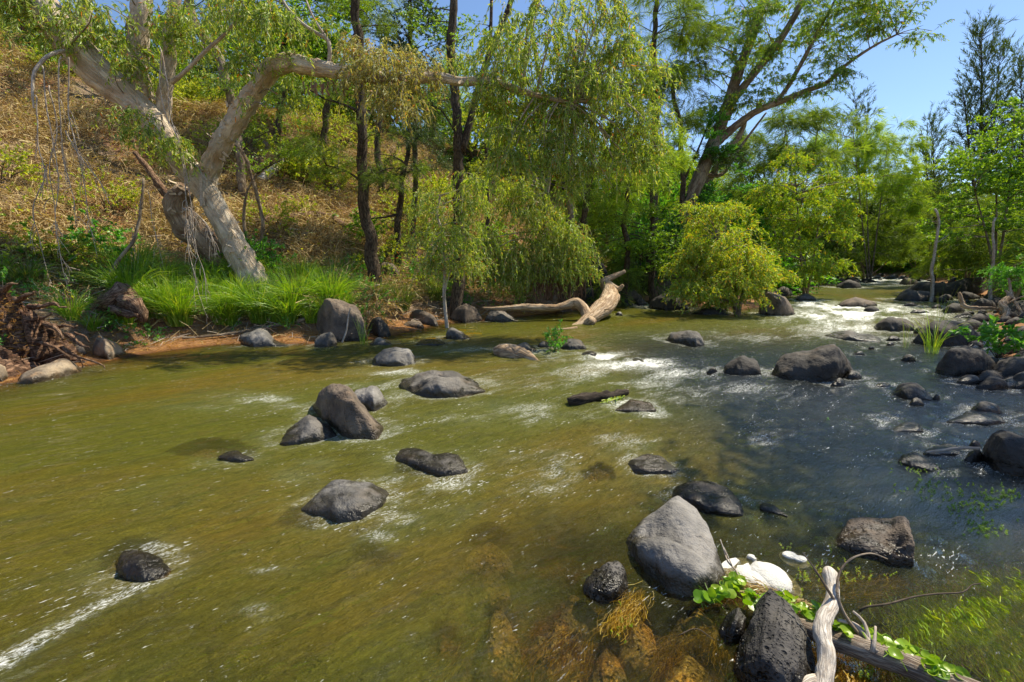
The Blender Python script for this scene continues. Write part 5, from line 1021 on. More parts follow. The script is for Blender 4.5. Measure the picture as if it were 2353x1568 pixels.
# trees of the right bank just outside the frame: their boughs hang over the river and shade it
def shade_tree(label, x, y, targets, zc, seed, h=9, style='gum', n=85, fl=2.3, leafm='gum'):
    T = empty('gum_tree', (x, y, H1(x, y)), label, 'gum tree'); g = H1(x, y); rng = np.random.default_rng(seed); SP = []; tw_ = Acc()
    cs = []
    for (px, py, rp) in targets:
        p = G(px, py); z = zc+rng.uniform(-.5, .5); q = p+np.array(SUNV)*(z/SUNV[2]); r = rp*np.hypot(p[1], CAMZ)/FOC; cs.append((q, max(.35, r)))
    c = np.mean([q for q, r in cs], axis=0); top = np.array((x*.55+c[0]*.45, y*.55+c[1]*.45, zc-.3))
    v = tube([(x, y, g-.3), (x*.9+c[0]*.1, y*.9+c[1]*.1, g+zc*.4), tuple(top)], [.35, .25, .14], 12, .1, seed, step=.3); mk('trunk', v[0], v[1], MB['gum'], T, uv=v[2])
    for q, r in cs:
        m = max(10, int(n*r*r*1.6)); k = max(3, m//9); u = unit(rng.normal(size=(k, 3)))*rng.uniform(0, 1, (k, 1))**.45*r; cc = q+u*(1, 1, .35)
        wh = rng.integers(k, size=m); SP.append(cc[wh]+rng.normal(size=(m, 3))*(.22, .22, .12))
        if q[1] < 7.5: tw_.add(tube([tuple(top), tuple((top+q)/2+(0, 0, .3)), tuple(q)], [.04, .03, .012], 5, 0, step=.5))
    sp = np.vstack(SP); fw = math.cos(PITCH)*sp[:, 1]-math.sin(PITCH)*(sp[:, 2]-CAMZ); upc = math.sin(PITCH)*sp[:, 1]+math.cos(PITCH)*(sp[:, 2]-CAMZ)
    seen = (fw > .3) & (np.abs(sp[:, 0])/np.maximum(fw, .3) < 1.25) & (upc/np.maximum(fw, .3) < .95); sp = sp[~seen]      # no bough of theirs reaches the view in the photograph
    lv, tw = sprays(sp, unit(rng.normal(size=sp.shape)*(1, 1, .4)), STY[style], rng, 1.0, 13, fl)
    mk('foliage', lv[0], lv[1], ML[leafm], T, smooth=False, kind='stuff'); tw_.add(tw); tw_.build('twigs', MB['twig'], T, kind='stuff')
shade_tree('tall gum on the right bank whose boughs shade the blue reach of water', 10.5, 5.4,
   [(1850, 830, 110), (1720, 850, 80), (1680, 930, 80), (1780, 990, 70), (2200, 850, 90), (1850, 930, 90), (2000, 900, 100), (2150, 930, 90), (2300, 900, 110), (2250, 1020, 120), (2050, 1040, 100), (1860, 1040, 90), (1720, 1060, 60), (1900, 1140, 90), (2100, 1140, 100), (2300, 1150, 110), (1640, 1140, 60), (1760, 1150, 60)], 7.2, 111)
shade_tree('third gum behind the driftwood that keeps the right bank rocks dark', 17, 13, [(2080, 770, 60), (2180, 780, 70), (2280, 800, 80), (2150, 700, 50), (2250, 690, 60), (2200, 650, 50), (2330, 740, 70), (2080, 675, 40), (2300, 850, 80)], 11, 113, n=30, fl=4)
# ------------------------------------------------------------------ undergrowth of the slope
def slope_pts(n, rng, x0, x1, y0, y1, dmin=.8, dmax=14):
    P = np.c_[rng.uniform(x0, x1, n*3), rng.uniform(y0, y1, n*3)]; dl, dr, ins = bank_sd(P); ok = (~ins) & (dl < dr) & (dl > dmin) & (dl < dmax); P = P[ok][:n]
    return np.c_[P, Hf(P)]
rng = np.random.default_rng(77)
def undergrowth(nm, n, region, style, lm, sc, fl, hgt, cl, nl, seed, label, dmin=1.2, dmax=14, thr=None):
    rng = np.random.default_rng(seed); C = slope_pts(cl, rng, *region, dmin=dmin, dmax=dmax)
    if thr is not None: C = C[fbm(np.c_[C[:, :2]*.45, np.zeros(len(C))], 3, seed) > thr]
    h = hgt*rng.uniform(.35, 1.2, len(C)); r = h*rng.uniform(.6, 1.2, len(C)); w = rng.choice(len(C), n, p=(r**2)/(r**2).sum())
    u = unit(rng.normal(size=(n, 3)))*rng.uniform(.2, 1, (n, 1))**.5; S_ = C[w]+u*np.c_[r[w], r[w], h[w]*.8]; S_[:, 2] += h[w]*.45
    z = Hf(S_[:, :2]); S_[:, 2] = np.maximum(S_[:, 2], z+.02)
    lv, tw = sprays(S_, unit(u+rng.normal(size=u.shape)*.4+(0, 0, STY[style]['rise'])), STY[style], rng, sc, nl, fl); a = Acc(); 
    o = mk(nm, lv[0], lv[1], ML[lm], smooth=False); tag(o, label, 'undergrowth', kind='stuff')
    t_ = Acc(); t_.add(tw); o2 = t_.build('brush_twigs', MB['pale'], kind='stuff'); tag(o2, 'bare twigs of the brush on the slope', 'brush')
undergrowth('bank_undergrowth', 2000, (-14, 4, 7, 19), 'broad', 'fern', .8, 1.0, .35, 260, 14, 3, 'low fresh green leaves in the shade along the left bank', dmin=.9, dmax=3.4)

def proto(style, lm, n, nl, fl, sc, seed, shape=(1, 1, .8)):
    rng = np.random.default_rng(seed); k = max(4, n//12); c = unit(rng.normal(size=(k, 3)))*rng.uniform(.3, 1, (k, 1))**.6*(.8*shape[0], .8*shape[1], .7*shape[2])+(0, 0, .55*shape[2])
    w_ = rng.integers(k, size=n); p = c[w_]+rng.normal(size=(n, 3))*.17; p[:, 2] = np.abs(p[:, 2]); d = unit(p-(0, 0, .2)+rng.normal(size=(n, 3))*.4)
    lv, tw = sprays(p, d, STY[style], rng, sc, nl, fl); st = Acc(); st.add(tw)
    for q in c: st.add(tube([(0, 0, -.2), tuple(q*.5+(0, 0, .1)), tuple(q)], [.02, .014, .006], 4, 0, step=.3))
    return meshdata('foliage', lv[0], lv[1], ML[lm], False), meshdata('stems', np.vstack(st.V), np.vstack(st.F), MB['dtwig'], False)
PROTO = dict(scrub=[proto('scrub', 'scrub', 150, 15, 1.7, 1.0, 1), proto('scrub', 'scrub', 130, 15, 2.0, 1.1, 2)], broad=[proto('broad', 'broad', 170, 15, 1.5, .9, 3), proto('broad', 'broad', 140, 15, 1.9, .9, 4)],
    dim=[proto('broad', 'gum', 200, 15, 1.8, 1.0, 5), proto('broad', 'fern', 170, 15, 1.8, 1.0, 6)], oak=[proto('oak', 'oak', 170, 20, 1.4, 1.0, 7), proto('oak', 'oak', 150, 20, 1.8, 1.1, 8)])
def shrub(kind, p, s, label, group, rng, name='shrub', cat='shrub'):
    a, b = PROTO[kind][rng.integers(2)]; e = empty(name, p, label, cat, group); e.scale = (s*rng.uniform(.8, 1.2), s*rng.uniform(.8, 1.2), s*rng.uniform(.75, 1.2)); e.rotation_euler = (0, 0, rng.uniform(0, 6.28))
    for me, nm in ((a, 'foliage'), (b, 'stems')):
        o = bpy.data.objects.new(nm, me); COL.objects.link(o); o.parent = e; o['kind'] = 'stuff'
rng = np.random.default_rng(3)
Cs = slope_pts(1500, rng, -26, 6, 10, 32, dmin=2.2, dmax=16); nn_ = fbm(np.c_[Cs[:, :2]*.35, np.zeros(len(Cs))], 3, 4)
for i in range(185):
    p = Cs[i]; k = 'scrub' if nn_[i] > -.1 else ('broad' if rng.random() < .7 else 'dim'); 
    if nn_[i] < -.1 and rng.random() < .85: continue
    shrub(k, p-(0, 0, .1), rng.uniform(.4, 1.15), {'scrub': 'yellow green shrub of the scrub on the sunlit slope', 'broad': 'leafy green shrub on the slope', 'dim': 'dark green shrub on the slope'}[k], 'shrubs on the slope', rng)
Cs = slope_pts(900, rng, 3, 34, 18, 60, dmin=.8, dmax=9)
for i in range(80):
    p = Cs[i]; k = ('dim', 'broad', 'oak')[rng.integers(3)]; shrub(k, p-(0, 0, .1), rng.uniform(.8, 1.8)*(1+p[1]/60), 'green shrub of the thicket between the fallen log and the bend', 'shrubs of the left bank thicket', rng)
Q = np.c_[rng.uniform(8, 60, 6000), rng.uniform(10, 75, 6000)]; dl, dr, ins = bank_sd(Q); ok = (~ins) & (dr < dl) & (dr > 2.2) & (dr < 13); Q = Q[ok]
for i in range(70):
    p = np.array((Q[i, 0], Q[i, 1], H1(*Q[i]))); k = ('dim', 'dim', 'oak')[rng.integers(3)]; shrub(k, p-(0, 0, .1), rng.uniform(.9, 1.9)*(1+p[1]/60), 'shaded shrub of the right bank thicket', 'shrubs of the right bank thicket', rng)
# matted dry grass, stems and seedlings over the slope
def patch(seed):
    rng = np.random.default_rng(seed); n = 620; r = .95*np.sqrt(rng.uniform(0, 1, n)); a = rng.uniform(0, 6.28, n); p = np.c_[r*np.cos(a), r*np.sin(a), rng.uniform(0, .06, n)]; d = unit(rng.normal(size=(n, 3))*(1, 1, .55)); d[:, 2] = np.abs(d[:, 2]); l = rng.uniform(.08, .42, (n, 1))
    V, F = strips(np.stack([p, p+d*l*.5+(0, 0, .03), p+d*l-(0, 0, .12)*l], 1), .006, rng); m = 26; r = .95*np.sqrt(rng.uniform(0, 1, m)); a = rng.uniform(0, 6.28, m); q = np.c_[r*np.cos(a), r*np.sin(a), rng.uniform(.02, .3, m)]
    V2, F2 = leaves(q, unit(rng.normal(size=(m, 3))+(0, 0, .5)), .065, .02, rng); me = meshdata('dry_grass', np.vstack([V, V2]), np.vstack([F, F2+len(V)]), ML['straw'], False); me.materials.append(ML['scrub'])
    mi = np.zeros(len(F)+len(F2), np.int32); mi[len(F):] = 1; me.polygons.foreach_set('material_index', mi); return me
PM = [patch(i) for i in range(3)]; rng = np.random.default_rng(14); Cs = slope_pts(420, rng, -26, 7, 10, 32, dmin=2.0, dmax=15)
for p in Cs:
    o = bpy.data.objects.new('dry_grass', PM[rng.integers(3)]); COL.objects.link(o); h = .4; nrm = Vector((-(H1(p[0]+h, p[1])-H1(p[0]-h, p[1]))/(2*h), -(H1(p[0], p[1]+h)-H1(p[0], p[1]-h))/(2*h), 1)).normalized()
    o.rotation_mode = 'QUATERNION'; from mathutils import Quaternion
    o.rotation_quaternion = Vector((0, 0, 1)).rotation_difference(nrm) @ Quaternion((0, 0, 1), rng.uniform(0, 6.28)); o.location = tuple(p); q = rng.uniform(.8, 1.6); o.scale = (q, q, q*.9); tag(o, 'matted dry grass and seedlings on the slope', 'dry grass', kind='stuff')
# wall of trees behind the bend and the right bank
def tproto(style, lm, n, nl, fl, seed):
    rng = np.random.default_rng(seed); k = n//16; u = unit(rng.normal(size=(k, 3)))*rng.uniform(.25, 1, (k, 1))**.5; c = u*(2.1, 2.1, 2.6)+(0, 0, 3.3); w_ = rng.integers(k, size=n); p = c[w_]+rng.normal(size=(n, 3))*.42
    p[:, 2] = np.abs(p[:, 2]); lv, tw = sprays(p, unit(p-(0, 0, 2.5)+rng.normal(size=(n, 3))), STY[style], rng, 1.7, nl, fl); st = Acc(); st.add(tw)
    for q in c[:26]: st.add(tube([(0, 0, -.3), (q[0]*.2, q[1]*.2, 1.6), tuple(q)], [.16, .10, .02], 5, 0, step=.6))
    return meshdata('crown', lv[0], lv[1], ML[lm], False), meshdata('trunk', np.vstack(st.V), np.vstack(st.F), MB['oak'], False)
PROTO['tA'] = [tproto('broad', 'gum', 620, 15, 3.4, 21), tproto('broad', 'broad', 600, 15, 3.4, 22)]; PROTO['tB'] = [tproto('oak', 'oak', 620, 20, 2.6, 23), tproto('oak', 'oakbright', 560, 20, 2.6, 24)]
for i, (px, Y, sc2, k, lb) in enumerate([(1450, 34, 1.0, 'tA', 'thicket tree behind the bright she-oak'), (1530, 38, 1.2, 'tA', 'thicket tree left of the great gum trunk, far back'), (1620, 40, 1.2, 'tB', 'feathery thicket tree right behind the great gum trunk'), (1700, 44, 1.4, 'tA', 'thicket tree behind the drooping yellow bush'), (1770, 48, 1.5, 'tB', 'feathery thicket tree left of the bend'), (1850, 56, 1.5, 'tA', 'thicket tree closing the bend on its left'),
   (1930, 68, 1.7, 'tB', 'feathery thicket tree closing the bend in its middle'), (1990, 74, 1.8, 'tA', 'leafy thicket tree closing the bend in its middle'), (2050, 70, 1.7, 'tB', 'feathery thicket tree closing the bend on its right'), (2110, 62, 1.5, 'tA', 'thicket tree behind the dead pale sapling'), (2160, 52, 1.3, 'tB', 'feathery tree behind the dark rock ledge'), (2220, 46, 1.3, 'tA', 'tree in the shade behind the rock ledge'), (2290, 38, 1.2, 'tB', 'feathery tree behind the yellow topped tree'), (2350, 33, 1.1, 'tA', 'tree behind the driftwood snag at the frame edge'), (2420, 30, 1.1, 'tA', 'tree just past the right frame edge')]):
    g = at(px, 640, Y); g[2] = H1(g[0], g[1])-.1; shrub(k, g, sc2*.95, lb, 'thicket trees round the bend', rng, 'thicket_tree', 'tree')
for i in range(22):
    px = 1420+i*45+rng.normal()*12; Y = 36+rng.uniform(0, 14)+ (14 if 1850 < px < 2120 else 0)
    g = at(px, 640, Y); g[2] = H1(g[0], g[1])-.1
    if g[2] < 0: continue
    shrub(('tA', 'tB', 'tB')[i % 3], g, Y/48*rng.uniform(.9, 1.3), 'tree of the dense green wall standing round the river bend', 'trees of the dense wall round the bend', rng, 'thicket_tree', 'tree')
for i, (px, Y, sc2, k, lb) in enumerate([(-60, 20, .8, 'tB', 'feathery crest tree cut by the left frame edge'), (60, 23, .8, 'tA', 'leafy crest tree behind the hanging bare twigs'), (170, 25, .75, 'tB', 'feathery crest tree behind the upper paperbark trunk'), (270, 24, .7, 'tA', 'leafy crest tree between the paperbark stems'), (440, 23, .75, 'tA', 'leafy crest tree in the fork of the paperbark'), (560, 24, .8, 'tB', 'feathery crest tree behind the long limb'), (690, 25, .85, 'tA', 'leafy crest tree left of the first dark trunk'), (790, 27, .9, 'tB', 'feathery crest tree behind the first dark trunk'), (880, 26, .85, 'tA', 'leafy crest tree right of the first dark trunk'), (990, 28, .9, 'tB', 'feathery crest tree left of the forked trunk'), (1090, 27, .9, 'tA', 'leafy crest tree in the fork of the dark trunk'), (1190, 29, 1.0, 'tA', 'leafy crest tree behind the weeping curtain'), (1290, 30, 1.1, 'tB', 'feathery tree behind the bottlebrush'), (1390, 30, 1.0, 'tB', 'feathery tree behind the bright she-oak')]):
    g = at(px, 300, Y); g[2] = H1(g[0], g[1])-.3; shrub(k, g, sc2*.9, lb, 'trees on the crest of the slope', rng, 'crest_tree', 'tree')
def sticks(nm, n, region, L, wd, mat, seed, label, cat, dmin=.3, dmax=14, up=.4, mats=None):
    rng = np.random.default_rng(seed); P = slope_pts(n, rng, *region, dmin=dmin, dmax=dmax); n = len(P)
    d = unit(rng.normal(size=(n, 3))*(1, 1, up)); d[:, 2] = np.abs(d[:, 2])*1.0; l = L*rng.uniform(.3, 1.4, n)[:, None]; b = rng.normal(size=(n, 3))*.2*l
    A = np.stack([P, P+d*l*.5+b*.4, P+d*l+b*.2+np.array((0, 0, -.15))*l], 1); A[:, :, 2] = np.maximum(A[:, :, 2], Hf(A[:, :, :2].reshape(-1, 2)).reshape(n, 3)+.01)
    V, F = strips(A, wd, rng); o = mk(nm, V, F, mat, smooth=False); tag(o, label, cat, kind='stuff')
sticks('dry_grass', 9000, (-26, 6, 9, 30), .42, .006, ML['straw'], 11, 'dry straw and fallen stems lying over the slope', 'dry grass', up=.55)
sticks('needle_litter', 16000, (-12, 3, 5, 17), .13, .0035, ML['litter'], 12, 'rust coloured needle litter along the waterline', 'litter', dmin=.02, dmax=1.9, up=.2)
sticks('fallen_twigs', 1400, (-16, 4, 6, 20), .7, .006, MB['pale'], 13, 'grey twigs fallen on the left bank', 'twigs', dmin=.3, dmax=5, up=.3)

# ------------------------------------------------------------------ tussocks
def blades(c, n, L, spread, w, rng, up=1.0, r0=.12):
    a = rng.uniform(0, 2*math.pi, n); rr = r0*np.sqrt(rng.uniform(0, 1, n)); s = np.c_[c[0]+rr*np.cos(a), c[1]+rr*np.sin(a), np.full(n, c[2]-.02)]
    a2 = a+rng.normal(size=n)*.5; o = np.c_[np.cos(a2), np.sin(a2), np.zeros(n)]; l = L*rng.uniform(.55, 1.15, n)[:, None]; k = spread*rng.uniform(.25, 1.15, n)[:, None]
    t = np.array((0, .25, .5, .75, 1.))
    z = up*(t-.62*np.clip(k, 0, 1.25)*t**2.4)
    A = s[:, None]+o[:, None]*(l*k)[..., None]*(t**1.6)[None, :, None]*.85; A[:, :, 2] += l*z
    return strips(A, np.tile(np.array((.7, 1, .9, .55, .06))*w, (n, 1)), rng)
def tussock(label, px, py, wpx, hpx, n, mat='grass', seed=0, w=.006, name='sedge_tussock', cat='tussock', group=None, spread=.8, z=None, up=1.0, Y=None):
    rng = np.random.default_rng(seed+500)
    b = hit(px, py) if Y is None else at(px, py, Y); mp = b[1]/FOC
    if z is not None: b = G(px, py, z)
    L = math.hypot(hpx, wpx*.35)*mp*1.12
    V, F = blades(b, n, L, spread, w, rng, up, r0=wpx*mp*.16)
    o = mk(name, V, F, ML[mat], smooth=False); o['_b'] = 0; del o['_b']; return tag(o, label, cat, group)
TS = [('largest bright sedge tussock, its blades arching down to the sandy edge', 415, 752, 150, 105, 620, 'grass'),
 ('bright sedge tussock right of the largest one, below the leaning trunk', 560, 728, 100, 80, 330, 'grass'),
 ('bright sedge tussock against the big stained boulder', 665, 745, 110, 95, 380, 'grass'),
 ('sedge tussock at the foot of the leaning paperbark on its right', 640, 690, 90, 60, 240, 'grass'),
 ('sedge tussock behind the largest one', 470, 690, 110, 60, 260, 'grass'),
 ('dense sedge tussock at the foot of the first straight dark trunk', 740, 690, 120, 70, 300, 'grass'),
 ('thin sedge tussock between the uprooted stump and the dark stump', 165, 740, 90, 80, 170, 'grass'),
 ('sparse sedge tussock in front of the dark rotten stump', 290, 748, 100, 55, 110, 'grass'),
 ('low bright sedge tussock by the root tips of the uprooted stump', 215, 765, 70, 45, 130, 'grass'),
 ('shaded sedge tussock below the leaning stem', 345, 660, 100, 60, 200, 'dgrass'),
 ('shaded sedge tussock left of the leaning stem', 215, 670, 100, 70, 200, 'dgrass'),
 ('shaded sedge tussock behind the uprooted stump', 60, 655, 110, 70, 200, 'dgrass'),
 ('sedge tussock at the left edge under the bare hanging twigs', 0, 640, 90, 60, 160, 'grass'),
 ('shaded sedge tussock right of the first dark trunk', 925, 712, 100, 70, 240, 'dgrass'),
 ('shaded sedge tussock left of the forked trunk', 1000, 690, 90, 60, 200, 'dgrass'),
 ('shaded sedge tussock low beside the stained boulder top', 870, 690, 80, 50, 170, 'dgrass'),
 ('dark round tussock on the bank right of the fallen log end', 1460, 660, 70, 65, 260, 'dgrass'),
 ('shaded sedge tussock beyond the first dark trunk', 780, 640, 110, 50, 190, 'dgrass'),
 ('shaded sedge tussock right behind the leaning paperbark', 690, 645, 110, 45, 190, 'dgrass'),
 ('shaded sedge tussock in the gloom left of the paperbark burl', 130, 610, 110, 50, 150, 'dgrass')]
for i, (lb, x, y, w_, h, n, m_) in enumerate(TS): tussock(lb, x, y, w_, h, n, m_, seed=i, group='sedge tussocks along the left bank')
tussock('few thin reed blades standing in the water in front of the big stained boulder', 850-15, 792, 60, 75, 26, 'grass', seed=30, w=.004, spread=.35, name='reed_clump', cat='reeds')
tussock('tall bright green reeds before the large dark boulder on the right', 2140, 812, 70, 110, 46, 'grass', seed=31, w=.004, spread=.55, name='reed_clump', cat='reeds', z=0.0)
tussock('single tall thin reed stems rising behind the bright green reeds', 2150, 780, 50, 130, 12, 'dgrass', seed=32, w=.003, spread=.25, name='reed_clump', cat='reeds', z=0.0)
tussock('few thin reeds in blue water left of the bright reeds', 2080, 800, 30, 90, 9, 'dgrass', seed=33, w=.0025, spread=.25, name='reed_clump', cat='reeds', z=0.0)
rng = np.random.default_rng(19); SRC = [o for o in COL.objects if o.name.startswith('sedge_tussock')][:6]
for _ in range(58):
    p = hit(rng.uniform(280, 820), rng.uniform(645, 755)); o = SRC[rng.integers(len(SRC))].copy(); COL.objects.link(o); o.location = tuple(p); o.rotation_euler = (0, 0, rng.uniform(0, 6.28)); q = rng.uniform(.6, 1.05); o.scale = (q, q, q)
    o['label'] = 'one of the many sedge tussocks filling the bed up to the leaning trunk'; o['group'] = 'sedge tussocks of the continuous bed'
rng = np.random.default_rng(9); a = Acc()
for _ in range(90):
    px = rng.uniform(-60, 1050); p = hit(px, rng.uniform(600, 680)); a.add(blades(p, 34, rng.uniform(.35, .7), .8, .005, rng))
tag(a.build('sedges', ML['dgrass'], smooth=False), 'bed of shaded sedge blades covering the back of the left bank', 'sedges', kind='stuff')

# leafy plants
def leafy(label, px, py, wpx, hpx, n, mat, seed, fl=1.0, z=None, name='leafy_plant', cat='plant', style='broad', nl=12):
    b = hit(px, py) if z is None else G(px, py, z); mp = b[1]/FOC; T = empty(name, b, label, cat); rng = np.random.default_rng(seed); st = Acc(); S_ = []
    for _ in range(max(4, n//8)):
        q = b+np.array((rng.normal()*wpx*mp*.28, rng.normal()*wpx*mp*.25, hpx*mp*rng.uniform(.35, .95))); st.add(tube([b, (b+q)/2+(0, 0, .05), q], [.008, .006, .003], 4, 0, step=.1)); S_.append(q)
    S_ = np.array(S_)[rng.integers(len(S_), size=n)]+rng.normal(size=(n, 3))*(wpx*mp*.16, wpx*mp*.16, hpx*mp*.14)
    S_[:, 2] = np.maximum(S_[:, 2], b[2]+.05)
    lv, tw = sprays(S_, unit(rng.normal(size=(n, 3))+(0, 0, .5)), STY[style], rng, .6, nl, fl); mk('foliage', lv[0], lv[1], ML[mat], T, smooth=False, kind='stuff'); st.add(tw); st.build('stems', MB['dtwig'], T, kind='stuff')
leafy('fresh green plant with drooping pointed leaflets in the left shade', 240, 640, 150, 110, 90, 'fern', 1, 1.7)
leafy('small fresh green plant low beside the root tips', 250, 770, 60, 25, 22, 'fern', 2, 1.0)
leafy('leafy green plant growing over the dark boulders at the right edge', 2290, 825, 130, 75, 70, 'fern', 3, 1.7, z=.1)
leafy('yellow green plant on the slope right behind the first dark trunk', 1000, 470, 90, 50, 60, 'scrub', 4, 2.4)
leafy('bushy bright plant under the forked trunk', 1180, 480, 90, 60, 80, 'scrub', 5, 2.6)
leafy('bright low bush behind the bottlebrush trunks', 1400, 560, 100, 50, 90, 'scrub', 6, 2.4)
leafy('green bush between the leaning paperbark and the twin stemmed tree', 700, 430, 90, 60, 90, 'scrub', 7, 2.4)
leafy('small green weed on the orange soil by the pool', 1195, 700, 20, 14, 5, 'fern', 8, 1.0)
leafy('leafy plant caught on the two toned rock in mid river', 1275, 806, 46, 34, 40, 'fern', 9, 1.0, z=0.0)
leafy('drooping yellow green twigs poking in at the left edge', -20, 520, 60, 40, 40, 'yellow', 10, 1.3)

# ------------------------------------------------------------------ dead wood of the left bank
T0 = hit(60, 850); e = empty('uprooted_stump', T0, 'huge gnarled uprooted stump with rusty needle litter, at the left edge of the bank', 'stump')
o = rock('x', [(-70, 690), (-10, 655), (35, 662), (70, 680), (100, 700), (140, 725), (160, 760), (185, 790), (205, 815)], [(-70, 850), (60, 852), (140, 835), (205, 826)], MB['rotmass'], z0=max(0, float(T0[2])), seed=601, facets=14, amp=.17, name='root_mass', k=.9)
for kx in ('label', 'category'): del o[kx]
o.location = Vector(o.location)-e.location; o.parent = e
rng = np.random.default_rng(21); YB = T0[1]; BIG = o
for i, (tp, bt) in enumerate([([(-60, 760), (-20, 735), (40, 745), (90, 775), (120, 800)], [(-60, 855), (30, 850), (120, 838)]), ([(60, 790), (100, 765), (140, 775), (175, 800), (190, 825)], [(60, 845), (130, 840), (190, 832)]), ([(-60, 800), (0, 785), (60, 800), (95, 830)], [(-60, 868), (20, 866), (95, 850)]), ([(20, 720), (60, 700), (105, 715), (130, 745)], [(20, 790), (80, 800), (130, 790)])]):
    q = rock('x', tp, bt, MB['rotmass'], z0=max(0, float(T0[2]))+(.0, .0, .0, .35)[i], seed=610+i, facets=16, amp=.2, name='root_mass', k=.7, nu=44)
    for kx in ('label', 'category'): del q[kx]
    q.location = Vector(q.location)-e.location; q.parent = e
def rt(L, r, seed, mat='rot', sides=8):
    P = np.array([at(x, y, YB+d+.25) for x, y, d in L]); v = tube(P, np.linspace(r, r*.3, len(P)), sides, .45, seed, step=max(.03, r*.9), wob=.09); mk('root', v[0], v[1], MB[mat], e, uv=v[2])
for i, (L, r) in enumerate([([(70, 705, .2), (105, 700, 0), (135, 694, -.1), (152, 706, -.15)], .05), ([(40, 690, .2), (60, 672, 0), (78, 670, -.1)], .05), ([(100, 745, .1), (130, 755, -.1), (145, 780, -.2)], .05), ([(125, 745, .2), (150, 742, 0), (178, 748, -.1)], .035), ([(150, 770, .1), (175, 790, -.1), (205, 798, -.15)], .04), ([(140, 800, .1), (170, 820, -.2), (215, 835, -.25), (240, 846, -.3)], .03), ([(170, 765, 0), (195, 772, -.1), (207, 786, -.1)], .02), ([(0, 672, .2), (20, 655, 0), (40, 652, 0)], .05), ([(60, 720, .2), (95, 728, 0), (120, 720, -.05)], .03), ([(165, 812, -.1), (182, 826, -.2), (188, 846, -.2)], .018), ([(90, 790, -.1), (125, 800, -.25), (160, 822, -.25)], .035)]): rt(L, r, 30+i)
o = BIG
bv = o.data; nn = 8000; vi = rng.integers(len(bv.vertices), size=nn); co = np.empty(len(bv.vertices)*3, np.float32); bv.vertices.foreach_get('co', co); co = co.reshape(-1, 3)[vi]+np.array(o.location)+np.array(e.location)
d = unit(rng.normal(size=(nn, 3))*(1, 1, .5)); co = co+unit(co-np.array(T0)-(0, .5, .3))*.03; l = rng.uniform(.04, .14, (nn, 1)); A = np.stack([co, co+d*l*.5+rng.normal(size=(nn, 3))*.01, co+d*l+(0, 0, -.01)], 1)
V, F = strips(A, .0022, rng); mk('needle_litter', V, F, ML['litter'], e, smooth=False, kind='stuff')
def wood(name, label, cat, parts, matn, sides=12, amp=.12, seed=0, step=None, wob=0.0, pn='branch'):
    b = parts[0][0]; e = empty(name, b[0], label, cat)
    for i, (P, Rr) in enumerate(parts):
        v = tube(P, Rr, sides if np.mean(Rr) > .03 else 6, amp, seed+i, step=step or max(.02, float(np.mean(Rr))*.7), wob=wob, nscale=1.2); mk('trunk' if i == 0 else pn, v[0], v[1], MB[matn], e, uv=v[2])
    return e
def PX(L): return [at(a, b, c) for a, b, c in L]
def PZ(L): return [G(a, b, c) for a, b, c in L]
h1 = hit(270, 735)[1]
wood('rotten_stump', 'dark rotten hollow stump lying in the sedges left of the largest tussock', 'stump',
     [(PX([(205, 728, h1+.4), (240, 705, h1+.2), (275, 685, h1), (300, 668, h1)]), [.16, .24, .28, .2]), (PX([(280, 690, h1-.1), (310, 700, h1-.2), (325, 720, h1-.2), (330, 740, h1-.2)]), [.16, .13, .10, .05]), (PX([(260, 710, h1-.2), (290, 718, h1-.3), (318, 725, h1-.3)]), [.1, .08, .05])], 'rot', 14, .45, 610)
wood('fallen_log', 'big pale fallen log slanting from the bank into the river, stripped of bark', 'fallen log',
     [(PX([(1300, 762, 12.7, ), (1330, 750, 13.1), (1352, 735, 13.5), (1385, 708, 14.3), (1402, 684, 15.2), (1397, 664, 15.9), (1388, 648, 16.4), (1410, 636, 16.8), (1436, 624, 17.0)]), [.08, .14, .22, .29, .31, .22, .14, .10, .06]),
      (PX([(1352, 732, 13.5), (1342, 712, 13.8), (1325, 696, 14.0), (1305, 700, 14.0), (1280, 707, 13.9), (1240, 707, 13.8), (1200, 706, 13.7), (1150, 709, 13.6), (1108, 708, 13.5)]), [.17, .16, .15, .13, .11, .11, .10, .06, .03]),
      (PX([(1345, 746, 13.2), (1358, 738, 13.0), (1362, 734, 12.95)]), [.13, .15, .14]), (PX([(1395, 655, 16.2), (1420, 665, 16), (1432, 655, 15.9)]), [.16, .1, .05]), (PX([(1325, 754, 12.3), (1300, 757, 12.05), (1275, 757, 11.95)]), [.05, .04, .02]), (PX([(1370, 713, 14.0), (1385, 712, 13.8), (1400, 711, 13.7)]), [.03, .02, .012])], 'fallen', 18, .12, 620)
wood('driftwood_wedge', 'short wedge of pale driftwood with a broken hollow left end, stuck in mid river', 'driftwood',
     [(PX([(1136, 808, 8.75), (1160, 806, 8.68), (1195, 815, 8.5), (1225, 828, 8.3), (1246, 836, 8.15)]), [.09, .16, .15, .10, .04]), (PX([(1150, 800, 8.75), (1185, 803, 8.6), (1215, 815, 8.45)]), [.08, .08, .03])], 'fallen', 16, .3, 630)
wood('sunken_log', 'black waterlogged log with yellow reeds, awash in the centre of the river', 'sunken log',
     [(PZ([(1305, 924, .02), (1330, 918, .05), (1370, 914, .04), (1410, 908, .05), (1440, 902, .03)]), [.05, .08, .06, .06, .04])], 'wet', 12, .35, 640)
wood('bank_pole', 'long grey pole lying along the sand below the sedges', 'pole',
     [([hit(x, y)+(0, 0, .06) for x, y in ((420, 786), (500, 778), (560, 770), (620, 762), (700, 742), (722, 722))], [.02, .03, .035, .045, .05, .06])], 'gum', 8, .15, 650)
